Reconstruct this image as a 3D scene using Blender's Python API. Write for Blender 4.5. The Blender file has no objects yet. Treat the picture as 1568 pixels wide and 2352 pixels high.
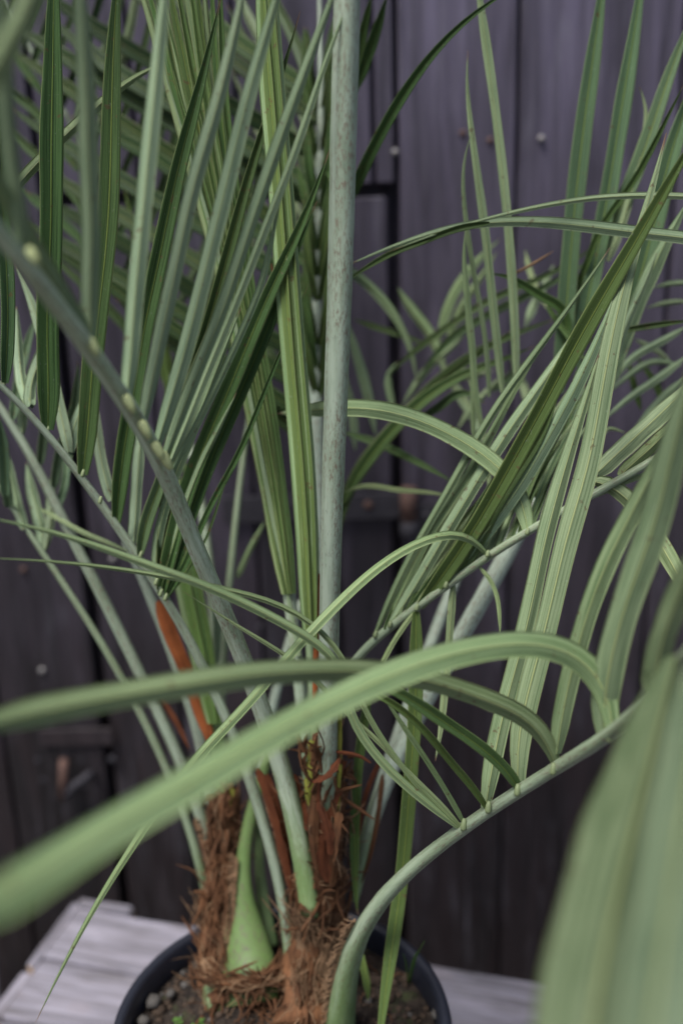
import bpy, math, random
import numpy as np
from mathutils import Vector, Matrix, noise
random.seed(7)
RAD = math.radians
sc = bpy.context.scene
col = sc.collection

# ------------------------------------------------------------------ camera
# photo frame used for measuring: 1568 x 2352; 35 mm lens; verticals meet at (1010, 8430)
W, H, F = 1568.0, 2352.0, 35 / 24 * 1568
_d = np.array([1010 - 784, 8430 - 1176, F]); _d /= np.linalg.norm(_d)
_z = np.array([0, 0, 1.0]); _f = _z - _d * (_z @ _d); _f /= np.linalg.norm(_f)
_x = np.cross(_d, _f); _x = _x if _x[0] > 0 else -_x
AX = [Vector((_x[i], _f[i], -_d[i])) for i in range(3)]       # image right, image down, forward in world
CAM = Vector((0, 0, 1.0025))
cd = bpy.data.cameras.new('camera'); cam = bpy.data.objects.new('camera', cd); col.objects.link(cam)
cam.matrix_world = Matrix(((AX[0].x, -AX[1].x, -AX[2].x, CAM.x), (AX[0].y, -AX[1].y, -AX[2].y, CAM.y),
                           (AX[0].z, -AX[1].z, -AX[2].z, CAM.z), (0, 0, 0, 1)))
cd.sensor_fit = 'VERTICAL'; cd.sensor_height = 36; cd.sensor_width = 24; cd.lens = 35
cd.clip_start = 0.02; cd.clip_end = 300
cd.dof.use_dof = True; cd.dof.focus_distance = 0.80; cd.dof.aperture_fstop = 2.0; cd.dof.aperture_blades = 9
sc.camera = cam

# ------------------------------------------------------------------ light: overcast, open shade
w = bpy.data.worlds.new('World'); sc.world = w; w.use_nodes = True
nt = w.node_tree; bg = nt.nodes['Background']
sky = nt.nodes.new('ShaderNodeTexSky'); sky.sky_type = 'NISHITA'; sky.sun_disc = False
SUN_EL, SUN_AZ = RAD(66), RAD(225)
sky.sun_elevation = SUN_EL; sky.sun_rotation = SUN_AZ
sky.air_density = 1.0; sky.dust_density = 4.0; sky.ozone_density = 1.0
nt.links.new(sky.outputs[0], bg.inputs[0]); bg.inputs[1].default_value = 0.06
sl = bpy.data.lights.new('sun', 'SUN'); sl.energy = 1.9; sl.angle = RAD(22); sl.color = (1, .985, .965)
so = bpy.data.objects.new('sun', sl); col.objects.link(so)
sdir = Vector((math.sin(SUN_AZ) * math.cos(SUN_EL), math.cos(SUN_AZ) * math.cos(SUN_EL), math.sin(SUN_EL)))
so.rotation_euler = sdir.to_track_quat('Z', 'Y').to_euler()
so.location = sdir * 5
vs = sc.view_settings
vs.view_transform = 'Standard'; vs.look = 'None'; vs.gamma = 1; vs.use_curve_mapping = False; vs.exposure = 1.38
sc.render.engine = 'CYCLES'; sc.cycles.use_denoising = True; sc.cycles.max_bounces = 8
sc.cycles.sample_clamp_indirect = 6

# ------------------------------------------------------------------ helpers
def P(x, y, z):
    """photo pixel (1568 x 2352 frame) at depth z metres along the view axis -> world"""
    return CAM + z * (AX[0] * ((x - 784) / F) + AX[1] * ((y - 1176) / F) + AX[2])
def on_plane(x, y, axis, val):
    r = AX[0] * ((x - 784) / F) + AX[1] * ((y - 1176) / F) + AX[2]
    return CAM + r * ((val - CAM[axis]) / r[axis])
CROP = {'A': (0, 0), 'B': (1331, 0), 'C': (0, 1000), 'E': (1331, 1000), 'G': (0, 2000), 'H': (1331, 2000), 'I': (0, 3046), 'J': (1331, 3046)}
K = 1568 / 2731 / 1.12
def parse(s):
    """'C 215,800,.86 225,600 A 240,300,.8' -> [(x, y, z)] in the 1568 frame; missing z interpolated"""
    fr = None; pts = []
    for t in s.split():
        if t in CROP or t == 'D': fr = t; continue
        v = [float(q) for q in t.split(',')]
        if fr == 'D': x, y = v[0], v[1]
        else: x, y = v[0] * K + CROP[fr][0] * 1568 / 2731, v[1] * K + CROP[fr][1] * 1568 / 2731
        pts.append([x, y, v[2] if len(v) > 2 else None])
    L = [0]
    for a, b in zip(pts, pts[1:]): L.append(L[-1] + math.hypot(a[0] - b[0], a[1] - b[1]))
    kn = [(l, p[2]) for l, p in zip(L, pts) if p[2] is not None]
    zs = np.interp(L, [k[0] for k in kn], [k[1] for k in kn])
    return [(p[0], p[1], float(z)) for p, z in zip(pts, zs)]
def spline(pts, n):
    """Catmull-Rom through 3D points (centripetal-ish by chord), resampled to n points"""
    p = [Vector(q) for q in pts]
    if len(p) == 2: p = [p[0], (p[0] + p[1]) / 2, p[1]]
    p = [p[0] * 2 - p[1]] + p + [p[-1] * 2 - p[-2]]
    out = []; ln = [(p[i + 1] - p[i]).length for i in range(1, len(p) - 2)]
    for i in range(1, len(p) - 2):
        a, b, c, d = p[i - 1:i + 3]
        l0, l1, l2 = max((b - a).length, 1e-6), max((c - b).length, 1e-6), max((d - c).length, 1e-6)
        m1 = ((c - b) / l1 * l0 + (b - a) / l0 * l1) / (l0 + l1) * l1
        m2 = ((c - b) / l1 * l2 + (d - c) / l2 * l1) / (l1 + l2) * l1
        k = 12
        for j in range(k):
            t = j / k; t2 = t * t; t3 = t2 * t
            out.append(b * (2 * t3 - 3 * t2 + 1) + m1 * (t3 - 2 * t2 + t) + c * (-2 * t3 + 3 * t2) + m2 * (t3 - t2))
    out.append(p[-2])
    L = [0]
    for a, b in zip(out, out[1:]): L.append(L[-1] + (b - a).length)
    A = np.array([list(v) for v in out]); s = np.linspace(0, L[-1], n)
    return [Vector((np.interp(q, L, A[:, 0]), np.interp(q, L, A[:, 1]), np.interp(q, L, A[:, 2]))) for q in s], L[-1]
def smooth(c, it):
    A = np.array([list(v) for v in c])
    for _ in range(it): A[1:-1] += .5 * ((A[:-2] + A[2:]) / 2 - A[1:-1])
    return [Vector(v) for v in A]
def mesh_obj(name, verts, faces, mats, parent=None, uvs=None, fmat=None, smooth=True):
    me = bpy.data.meshes.new(name); me.from_pydata([tuple(v) for v in verts], [], faces)
    for m in (mats if isinstance(mats, (list, tuple)) else [mats]): me.materials.append(m)
    if uvs is not None:
        ul = me.uv_layers.new(name='UVMap'); idx = np.empty(len(me.loops), dtype=np.int32)
        me.loops.foreach_get('vertex_index', idx)
        ul.data.foreach_set('uv', np.array(uvs, dtype=np.float32)[idx].ravel())
    if fmat is not None: me.polygons.foreach_set('material_index', fmat)
    if smooth: me.polygons.foreach_set('use_smooth', [True] * len(me.polygons))
    me.update()
    o = bpy.data.objects.new(name, me); col.objects.link(o)
    if parent is not None:
        o.parent = parent; o.matrix_parent_inverse = parent.matrix_world.inverted() if parent.type != 'EMPTY' else Matrix.Translation(-parent.location)
    return o
def empty(name, loc, label, cat, group=None):
    o = bpy.data.objects.new(name, None); col.objects.link(o); o.location = loc
    o.empty_display_size = .05; tag(o, label, cat, group)
    return o
def tag(o, label=None, cat=None, group=None, kind=None):
    if label: o['label'] = label
    if cat: o['category'] = cat
    if group: o['group'] = group
    if kind: o['kind'] = kind
    return o
def box_data(c, ax, ay, az, bev=.002, jit=0.0, nx=1):
    """bevelled box: centre c, half-axis vectors; returns verts, faces. nx segments along ax with wobble jit"""
    lx, ly, lz = ax.length, ay.length, az.length
    ux, uy, uz = ax / lx, ay / ly, az / lz
    prof = [(-ly, -lz + bev), (-ly + bev, -lz), (ly - bev, -lz), (ly, -lz + bev), (ly, lz - bev), (ly - bev, lz), (-ly + bev, lz), (-ly, lz - bev)]
    xs = [-lx, -lx + bev] + [-lx + bev + (2 * lx - 2 * bev) * i / nx for i in range(1, nx)] + [lx - bev, lx]
    v = []; f = []
    for i, x in enumerate(xs):
        s = 1 if 0 < i < len(xs) - 1 else None
        oy, oz = random.uniform(-jit, jit), random.uniform(-jit, jit)
        for (y, z) in prof:
            yy, zz = y, z
            if s is None: yy = math.copysign(max(abs(y) - bev, 0), y); zz = math.copysign(max(abs(z) - bev, 0), z)
            v.append(c + ux * x + uy * (yy + oy + random.uniform(-jit, jit) * .5) + uz * (zz + oz))
    for i in range(len(xs) - 1):
        for j in range(8):
            a, b = i * 8 + j, i * 8 + (j + 1) % 8
            f.append((a, b, b + 8, a + 8))
    f.append(tuple(range(7, -1, -1))); n = (len(xs) - 1) * 8; f.append(tuple(range(n, n + 8)))
    return v, f
def tube_data(pts, radii, seg=10, flat=1.0, up=None, cap=True, lump=0.0):
    v = []; f = []; uv = []; n = len(pts); prev = None; L = 0
    for i, p in enumerate(pts):
        t = (pts[min(i + 1, n - 1)] - pts[max(i - 1, 0)]).normalized()
        if i: L += (p - pts[i - 1]).length
        if prev is None:
            ref = up or ((CAM - p).normalized()); prev = (ref - t * ref.dot(t)).normalized()
        else: prev = (prev - t * prev.dot(t)).normalized()
        b = t.cross(prev)
        for j in range(seg + 1):
            a = 2 * math.pi * j / seg + math.pi
            r = radii[i]
            if lump and lump < .1: r *= 1 + .07 * math.cos(2 * a + .7) + .05 * math.cos(3 * a)
            if lump: r *= 1 + lump * noise.noise(p * 60 + Vector((math.cos(a), math.sin(a), 0)) * 1.5)
            v.append(p + prev * (math.cos(a) * r * flat) + b * (math.sin(a) * r)); uv.append((j / seg, L * 10))
    for i in range(n - 1):
        for j in range(seg):
            a = i * (seg + 1) + j; f.append((a, a + 1, a + seg + 2, a + seg + 1))
    if cap:
        f.append(tuple(range(seg - 1, -1, -1))); k = (n - 1) * (seg + 1); f.append(tuple(range(k, k + seg)))
    return v, f, uv
class Bag:
    """collects pieces that belong to ONE part"""
    def __init__(s): s.v = []; s.f = []; s.uv = []
    def add(s, v, f, uv=None):
        k = len(s.v); s.v += v; s.f += [tuple(i + k for i in q) for q in f]; s.uv += uv if uv else [(0, 0)] * len(v)
    def build(s, name, mat, parent=None, smooth=True): return mesh_obj(name, s.v, s.f, mat, parent, s.uv, smooth=smooth)

# ------------------------------------------------------------------ materials
class N:
    def __init__(s, name, rough=.5, spec=.5):
        s.m = bpy.data.materials.new(name); s.m.use_nodes = True; s.t = s.m.node_tree
        s.b = s.t.nodes['Principled BSDF']; s.b.inputs['Roughness'].default_value = rough
        s.b.inputs['Specular IOR Level'].default_value = spec
    def n(s, typ, **kw):
        x = s.t.nodes.new(typ)
        for k, v in kw.items():
            if k.startswith('i_'):
                key = k[2:]; key = int(key) if key.isdigit() else key
                s.put(x.inputs[key], v)
            else: setattr(x, k, v)
        return x
    def put(s, inp, v):
        if hasattr(v, 'is_linked') or isinstance(v, bpy.types.NodeSocket): s.t.links.new(v, inp)
        else: inp.default_value = v
    def math(s, op, a, b=0.0, c=None, clamp=False):
        x = s.n('ShaderNodeMath', operation=op, use_clamp=clamp); s.put(x.inputs[0], a); s.put(x.inputs[1], b)
        if c is not None: s.put(x.inputs[2], c)
        return x.outputs[0]
    def mix(s, fac, a, b, blend='MIX'):
        x = s.n('ShaderNodeMix', data_type='RGBA', blend_type=blend)
        s.put(x.inputs[0], fac); s.put(x.inputs[6], a if not isinstance(a, tuple) else (*a, 1)[:4]); s.put(x.inputs[7], b if not isinstance(b, tuple) else (*b, 1)[:4])
        return x.outputs[2]
    def noise(s, vec, scale, detail=4, rough=.55, dist=0.0):
        x = s.n('ShaderNodeTexNoise'); s.put(x.inputs['Vector'], vec)
        x.inputs['Scale'].default_value = scale; x.inputs['Detail'].default_value = detail
        x.inputs['Roughness'].default_value = rough; x.inputs['Distortion'].default_value = dist
        return x.outputs['Fac']
    def ramp(s, fac, stops):
        x = s.n('ShaderNodeMapRange'); s.put(x.inputs[0], fac)
        x.inputs[1].default_value, x.inputs[2].default_value = stops; x.clamp = True
        return x.outputs[0]
    def scale(s, vec, sx, sy, sz):
        x = s.n('ShaderNodeMapping'); s.put(x.inputs[0], vec); x.inputs['Scale'].default_value = (sx, sy, sz); return x.outputs[0]
    def coord(s, kind='Object'): return s.n('ShaderNodeTexCoord').outputs[kind]
    def bump(s, h, strength, dist=.001):
        x = s.n('ShaderNodeBump'); s.put(x.inputs['Height'], h); x.inputs['Strength'].default_value = strength; x.inputs['Distance'].default_value = dist
        s.put(s.b.inputs['Normal'], x.outputs[0])
    def color(s, c): s.put(s.b.inputs['Base Color'], c)
    def rough(s, c): s.put(s.b.inputs['Roughness'], c)
    def translucent(s, c, fac):
        tr = s.n('ShaderNodeBsdfTranslucent'); s.put(tr.inputs[0], c)
        mx = s.n('ShaderNodeMixShader'); mx.inputs[0].default_value = fac
        out = s.t.nodes['Material Output']
        s.t.links.new(s.b.outputs[0], mx.inputs[1]); s.t.links.new(tr.outputs[0], mx.inputs[2]); s.t.links.new(mx.outputs[0], out.inputs[0])

def leaf_mat(name, dark, light, mid, rough, upper):
    m = N(name, rough, .13 if upper else .25)
    uvn = m.n('ShaderNodeUVMap'); sep = m.n('ShaderNodeSeparateXYZ'); m.put(sep.inputs[0], uvn.outputs[0])
    u, v = sep.outputs[0], sep.outputs[1]
    oi = m.n('ShaderNodeObjectInfo'); oc = m.n('ShaderNodeSeparateColor'); m.put(oc.inputs[0], oi.outputs['Color'])
    pos = m.coord('Object')
    big = m.noise(pos, 14, 3); 
    comb = m.n('ShaderNodeCombineXYZ'); m.put(comb.inputs[0], m.math('MULTIPLY', u, 30.0)); m.put(comb.inputs[1], m.math('MULTIPLY', v, 3.0)); m.put(comb.inputs[2], m.math('MULTIPLY', oi.outputs['Random'], 40.0))
    vein = m.noise(comb.outputs[0], 1.0, 2, .6)
    comb2 = m.n('ShaderNodeCombineXYZ'); m.put(comb2.inputs[0], m.math('MULTIPLY', u, 5.0)); m.put(comb2.inputs[1], m.math('MULTIPLY', v, 7.0)); m.put(comb2.inputs[2], m.math('MULTIPLY', oi.outputs['Random'], 17.0))
    patch = m.noise(comb2.outputs[0], 1.0, 3, .6)
    c = m.mix(m.ramp(m.math('ADD', m.math('MULTIPLY', vein, .85), m.math('MULTIPLY', patch, .25)), (.44, .60)), dark, light)
    # each leaflet leans yellower or bluer
    c = m.mix(m.math('MULTIPLY', oc.outputs[1], .75), c, (.115, .175, .048))
    c = m.mix(m.math('MULTIPLY', oc.outputs[2], .6), c, (.24, .34, .25))
    du = m.math('ABSOLUTE', m.math('SUBTRACT', u, .5))
    rib = m.ramp(du, (.045, .012)); c = m.mix(m.math('MULTIPLY', rib, .8), c, mid)
    fold = m.math('MULTIPLY', m.ramp(du, (.085, .05)), m.ramp(du, (.02, .05)))
    c = m.mix(m.math('MULTIPLY', fold, .45), c, tuple(q * .45 for q in dark))
    edge = m.ramp(du, (.462, .49)); c = m.mix(m.math('MULTIPLY', edge, .55), c, (.25, .27, .12))
    # wear: small brown flecks and dry tips
    sp = m.ramp(m.noise(pos, 130, 3, .6), (.655, .70)); c = m.mix(m.math('MULTIPLY', sp, .65), c, (.10, .06, .03))
    dust = m.ramp(m.noise(pos, 420, 2, .5), (.66, .74)); c = m.mix(m.math('MULTIPLY', dust, .15), c, (.4, .42, .38))
    tip = m.ramp(m.math('ADD', v, m.math('MULTIPLY', m.math('SUBTRACT', patch, .5), .03)), (.965, .985))
    c = m.mix(tip, c, (.20, .135, .085))
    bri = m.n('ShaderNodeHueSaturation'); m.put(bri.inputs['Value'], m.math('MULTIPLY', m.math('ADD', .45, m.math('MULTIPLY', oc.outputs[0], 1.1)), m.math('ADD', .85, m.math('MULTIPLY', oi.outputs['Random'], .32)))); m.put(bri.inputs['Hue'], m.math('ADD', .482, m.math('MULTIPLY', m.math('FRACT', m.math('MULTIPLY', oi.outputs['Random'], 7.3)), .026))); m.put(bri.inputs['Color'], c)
    c = bri.outputs[0]
    m.color(c); m.rough(m.math('ADD', rough - .1, m.math('MULTIPLY', big, .2)))
    m.bump(m.math('ADD', vein, m.math('MULTIPLY', rib, 1.2)), 0.6, .0007)
    hs = m.n('ShaderNodeHueSaturation'); hs.inputs['Saturation'].default_value = 1.25; hs.inputs['Value'].default_value = 1.3; m.put(hs.inputs['Color'], c)
    m.translucent(hs.outputs[0], .20)
    return m.m
M_UP = leaf_mat('leaf_upper', (.016, .040, .013), (.060, .115, .038), (.19, .26, .06), .42, True)
M_LO = leaf_mat('leaf_lower', (.080, .136, .056), (.275, .358, .192), (.37, .43, .18), .50, False)

def petiole_mat():
    m = N('petiole_skin', .55, .35)
    uvn = m.n('ShaderNodeUVMap'); oi = m.n('ShaderNodeObjectInfo'); oc = m.n('ShaderNodeSeparateColor'); m.put(oc.inputs[0], oi.outputs['Color'])
    pos = m.coord('Object')
    st = m.noise(m.scale(uvn.outputs[0], 9, 2.2, 1), 1.0, 5, .65, .3)
    broad = m.noise(m.scale(uvn.outputs[0], 4.2, .55, 1), 1.0, 3, .6)
    fine = m.noise(m.scale(uvn.outputs[0], 34, 15, 1), 1.0, 4, .75)
    blot = m.noise(pos, 26, 4, .6)
    c = m.mix(m.ramp(m.math('ADD', m.math('MULTIPLY', st, .5), m.math('MULTIPLY', m.math('SUBTRACT', 1.0, broad), .55)), (.40, .62)), (.095, .138, .068), (.275, .325, .240))
    c = m.mix(m.math('MULTIPLY', oc.outputs[1], .9), c, (.12, .21, .05))
    c = m.mix(m.math('MULTIPLY', oc.outputs[2], .75), c, (.285, .345, .295))
    sc_ = m.math('MULTIPLY', m.ramp(fine, (.50, .58)), m.ramp(m.math('ADD', m.math('MULTIPLY', broad, .8), m.math('MULTIPLY', blot, .3)), (.46, .58)))
    c = m.mix(m.math('MULTIPLY', sc_, .9), c, (.135, .110, .078))
    g = m.math('MULTIPLY', m.ramp(m.noise(m.scale(uvn.outputs[0], 30, 11, 1), 1.0, 4, .7), (.55, .7)), m.ramp(blot, (.4, .62)))
    c = m.mix(m.math('MULTIPLY', g, .7), c, (.06, .075, .05))
    al = m.n('ShaderNodeAttribute', attribute_name='along').outputs['Fac']
    c = m.mix(m.math('MULTIPLY', m.ramp(m.math('ADD', al, m.math('MULTIPLY', m.math('SUBTRACT', broad, .5), .35)), (.80, .97)), .75), c, m.mix(st, (.055, .115, .028), (.15, .22, .075)))
    bri = m.n('ShaderNodeHueSaturation'); m.put(bri.inputs['Value'], m.math('ADD', .45, m.math('MULTIPLY', oc.outputs[0], 1.1))); m.put(bri.inputs['Color'], c)
    m.color(bri.outputs[0]); m.bump(m.math('ADD', fine, m.math('MULTIPLY', st, .8)), .35, .0008)
    return m.m
M_PET = petiole_mat()
def fibre_mat(name, a, b, rough=.8):
    m = N(name, rough, .2); pos = m.coord('Object'); uvn = m.n('ShaderNodeUVMap')
    st = m.noise(m.scale(uvn.outputs[0], 40, 3, 1), 1.0, 5, .7, .4); bl = m.noise(pos, 45, 4)
    oi = m.n('ShaderNodeObjectInfo')
    c = m.mix(m.ramp(m.math('ADD', m.math('MULTIPLY', st, .7), m.math('MULTIPLY', bl, .4)), (.38, .72)), a, b)
    m.color(c); m.bump(st, .8, .002)
    return m.m
M_FIB = fibre_mat('trunk_fibre', (.028, .013, .008), (.21, .095, .042))
M_STR = fibre_mat('loose_fibre', (.13, .070, .038), (.42, .27, .155))
M_SHE = fibre_mat('dry_sheath', (.05, .017, .009), (.22, .068, .027), .65)
M_ORG = fibre_mat('orange_sheath', (.13, .036, .012), (.46, .135, .040), .6)
M_YEL = fibre_mat('yellow_sheath', (.20, .22, .03), (.42, .42, .09), .5)
def plain(name, c, rough=.5, spec=.5, var=.15, sc_=60):
    m = N(name, rough, spec); pos = m.coord('Object'); f = m.noise(pos, sc_, 4)
    m.color(m.mix(f, tuple(q * (1 - var) for q in c), tuple(q * (1 + var) for q in c))); m.bump(f, .15, .001); return m.m
M_PUL = plain('pulvinus', (.155, .195, .09), .6)

M_BUD = plain('pale_bud', (.34, .38, .17), .6)
def wood_dark():
    m = N('dark_stained_wood', .62, .35)
    pos = m.coord('Object'); geo = m.n('ShaderNodeNewGeometry').outputs['Position']
    oi = m.n('ShaderNodeObjectInfo'); off = m.n('ShaderNodeVectorMath', operation='MULTIPLY_ADD')
    m.put(off.inputs[0], (1.0, 1.0, 1.0)); cx = m.n('ShaderNodeCombineXYZ'); m.put(cx.inputs[0], m.math('MULTIPLY', oi.outputs['Random'], 30.0)); m.put(cx.inputs[2], m.math('MULTIPLY', oi.outputs['Random'], 11.0))
    m.put(off.inputs[1], pos); m.put(off.inputs[2], cx.outputs[0]); q = off.outputs[0]
    grain = m.noise(m.scale(q, 1, 1, .035), 190, 5, .7, .5)
    band = m.noise(m.scale(q, 1, 1, .07), 34, 4, .6, .6)
    blot = m.noise(m.scale(q, 1, 1, .5), 7, 4, .6)
    streak = m.noise(m.scale(q, 1, 1, .12), 70, 3, .6)
    # brown-black low, violet grey high: sky light falling off downwards, painted into the stain
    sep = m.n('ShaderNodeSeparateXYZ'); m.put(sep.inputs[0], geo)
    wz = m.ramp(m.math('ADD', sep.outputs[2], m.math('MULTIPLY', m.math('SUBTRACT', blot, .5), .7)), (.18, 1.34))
    dim_low = m.mix(m.ramp(band, (.36, .64)), (.0056, .0036, .0041), (.0195, .0122, .0135))
    lit_high = m.mix(m.ramp(band, (.36, .64)), (.038, .033, .050), (.104, .091, .138))
    c = m.mix(wz, dim_low, lit_high)
    c = m.mix(m.math('MULTIPLY', m.ramp(grain, (.44, .72)), .45), c, m.mix(.5, c, (.12, .11, .125)))
    c = m.mix(m.math('MULTIPLY', m.ramp(grain, (.46, .28)), .6), c, m.mix(.75, c, (.012, .010, .013)))
    sc2 = m.math('MULTIPLY', m.ramp(streak, (.54, .68)), m.ramp(blot, (.47, .62)))
    c = m.mix(m.math('MULTIPLY', sc2, .22), c, (.18, .175, .21))
    hs = m.n('ShaderNodeHueSaturation'); m.put(hs.inputs['Value'], m.math('ADD', .78, m.math('MULTIPLY', oi.outputs['Random'], .45))); m.put(hs.inputs['Color'], c)
    m.color(hs.outputs[0]); m.rough(m.math('ADD', .5, m.math('MULTIPLY', blot, .3)))
    m.bump(m.math('ADD', m.math('MULTIPLY', grain, .7), band), .5, .0025)
    return m.m
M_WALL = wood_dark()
def wood_grey():
    m = N('weathered_grey_wood', .8, .2)
    uvn = m.n('ShaderNodeUVMap').outputs[0]; oi = m.n('ShaderNodeObjectInfo')
    cx = m.n('ShaderNodeCombineXYZ'); m.put(cx.inputs[0], m.math('MULTIPLY', oi.outputs['Random'], 30.0)); m.put(cx.inputs[1], m.math('MULTIPLY', oi.outputs['Random'], 17.0))
    ad = m.n('ShaderNodeVectorMath', operation='ADD'); m.put(ad.inputs[0], uvn); m.put(ad.inputs[1], cx.outputs[0]); q = ad.outputs[0]
    grain = m.noise(m.scale(q, 3, 70, 1), 3.0, 5, .7, .35)
    band = m.noise(m.scale(q, 2.2, 22, 1), 2.0, 4, .6, .6)
    blot = m.noise(m.scale(q, 9, 16, 1), 1.0, 4)
    c = m.mix(m.ramp(band, (.3, .7)), (.105, .101, .120), (.300, .286, .338))
    c = m.mix(m.math('MULTIPLY', m.ramp(grain, (.54, .34)), .85), c, (.09, .08, .08))
    c = m.mix(m.math('MULTIPLY', m.ramp(blot, (.60, .74)), .55), c, (.20, .17, .18))
    m.color(c); m.bump(grain, .7, .002); return m.m
M_GREY = wood_grey()
M_ENDG = plain('cut_end_wood', (.38, .27, .17), .85, .2, .3, 200)
M_POT = plain('black_plastic', (.012, .014, .022), .42, .5, .3, 40)
M_IRON = plain('old_iron', (.032, .030, .036), .75, .25, .5, 70)
M_RUST = plain('rusty_iron', (.085, .048, .038), .75, .3, .5, 80)
M_NAIL = plain('galvanised_nail', (.20, .19, .185), .4, .6, .2, 200)
def soil_mat():
    m = N('soil', .9, .2); pos = m.coord('Object')
    a = m.noise(pos, 70, 5, .7); b = m.noise(pos, 320, 3, .7)
    c = m.mix(m.ramp(a, (.35, .65)), (.009, .007, .006), (.040, .030, .024))
    c = m.mix(m.math('MULTIPLY', m.ramp(b, (.55, .7)), .6), c, (.11, .085, .062))
    c = m.mix(m.math('MULTIPLY', m.ramp(m.noise(pos, 30, 3), (.6, .72)), .5), c, (.06, .09, .025))
    m.color(c); m.bump(m.math('ADD', a, m.math('MULTIPLY', b, .5)), 1.0, .006); return m.m
M_SOIL = soil_mat()
M_STONE = plain('pebble', (.06, .055, .05), .8, .3, .4, 25)
M_CLOD = plain('clod', (.045, .031, .022), .9, .2, .5, 90)
def ground_mat():
    m = N('ground_gravel', .9, .2); pos = m.coord('Object')
    a = m.noise(pos, 60, 5, .7); b = m.noise(pos, 3, 3)
    m.color(m.mix(a, m.mix(b, (.035, .032, .030), (.06, .056, .052)), (.11, .104, .10))); m.bump(a, .8, .01); return m.m
M_GND = ground_mat()
M_WEED = plain('weed_green', (.06, .13, .025), .5, .3, .3, 60)

# ------------------------------------------------------------------ ground and wall
WY = 1.40          # wall face
GZ = -0.45         # ground
g = mesh_obj('ground', [(-40, -40, GZ), (40, -40, GZ), (40, 40, GZ), (-40, 40, GZ)], [(0, 1, 2, 3)], M_GND, smooth=False)
tag(g, kind='structure')

def wx(x, y): return on_plane(x, y, 1, WY).x
def wz(x, y): return on_plane(x, y, 1, WY).z
wall = empty('plank_wall', (0, WY + .03, GZ), 'dark stained vertical plank wall with nail heads behind the palms', 'wall')
door = empty('plank_door', (wx(600, 1400), WY + .03, wz(600, 2200)), 'low plank door with iron strap hinge, set into the dark board wall', 'door')
def plank(parent, x0, x1, z0, z1, y=WY, th=.024):
    c = Vector(((x0 + x1) / 2, y + th / 2 + random.uniform(0, .0025), (z0 + z1) / 2))
    v, f = box_data(c, Vector((0, 0, (z1 - z0) / 2)), Vector(((x1 - x0) / 2 - .0025, 0, 0)), Vector((0, th / 2, 0)), .0025, .0006, 10)
    rot = random.uniform(-.004, .004)
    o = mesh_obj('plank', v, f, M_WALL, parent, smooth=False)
    return o
sxl, sxr = wx(249, 1757), wx(914, 857)         # door edges
dtop = wz(865, 437)
# backing so that gaps between the boards are dark, not open
bv, bf = box_data(Vector((0, WY + .05, 1.1)), Vector((3.0, 0, 0)), Vector((0, .012, 0)), Vector((0, 0, 1.55)), .002)
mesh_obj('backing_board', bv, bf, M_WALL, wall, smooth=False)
# right of the door
xs = [sxr + .003, wx(1150, 1990), wx(1487, 1353)]
while xs[-1] < 2.0: xs.append(xs[-1] + random.uniform(.135, .17))
wall_planks = []
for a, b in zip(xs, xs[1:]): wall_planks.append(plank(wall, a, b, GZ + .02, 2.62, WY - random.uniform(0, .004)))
# left of the door
xs = [sxl - .003, wx(15, 1728)]
while xs[-1] > -2.0: xs.append(xs[-1] - random.uniform(.135, .17))
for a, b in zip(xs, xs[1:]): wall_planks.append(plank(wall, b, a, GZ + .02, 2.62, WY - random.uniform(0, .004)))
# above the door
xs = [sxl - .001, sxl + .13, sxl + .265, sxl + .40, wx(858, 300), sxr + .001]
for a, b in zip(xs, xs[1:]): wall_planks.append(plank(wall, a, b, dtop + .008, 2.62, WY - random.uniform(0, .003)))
# the door leaf sits a little back
n = 4; dx0, dx1 = sxl + .006, sxr - .009
dcut = [dx0, dx0 + .118, dx0 + .252, dx0 + .372, dx1]
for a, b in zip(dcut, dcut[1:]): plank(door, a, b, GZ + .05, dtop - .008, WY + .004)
def disc(px, py, r, mat, parent, name='nail', y=None):
    p = on_plane(px, py, 1, (WY if y is None else y)); v = []; f = []
    for k, (rr, d) in enumerate([(1, .004), (1, -.0012), (.75, -.0024), (.0, -.0028)]):
        for j in range(10): v.append(p + Vector((math.cos(j * .628) * r * rr, d, math.sin(j * .628) * r * rr)))
    for k in range(3):
        for j in range(10): f.append((k * 10 + j, k * 10 + (j + 1) % 10, k * 10 + 10 + (j + 1) % 10, k * 10 + 10 + j))
    return mesh_obj(name, v, f, mat, parent)
for (x, y, m) in [(907, 349, M_NAIL), (1243, 318, M_NAIL), (1125, 323, M_RUST), (1062, 306, M_RUST), (1420, 300, M_NAIL), (97, 1540, M_NAIL), (54, 1309, M_RUST), (1360, 1880, M_IRON), (1510, 296, M_NAIL)]:
    disc(x, y, .0045, m, wall, y=WY - .0035)
for (x, y, m) in [(259, 1284, M_NAIL), (597, 1440, M_IRON), (420, 1290, M_RUST), (690, 1430, M_IRON)]:
    disc(x, y, .0042, m, door, y=WY + .003)
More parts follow.
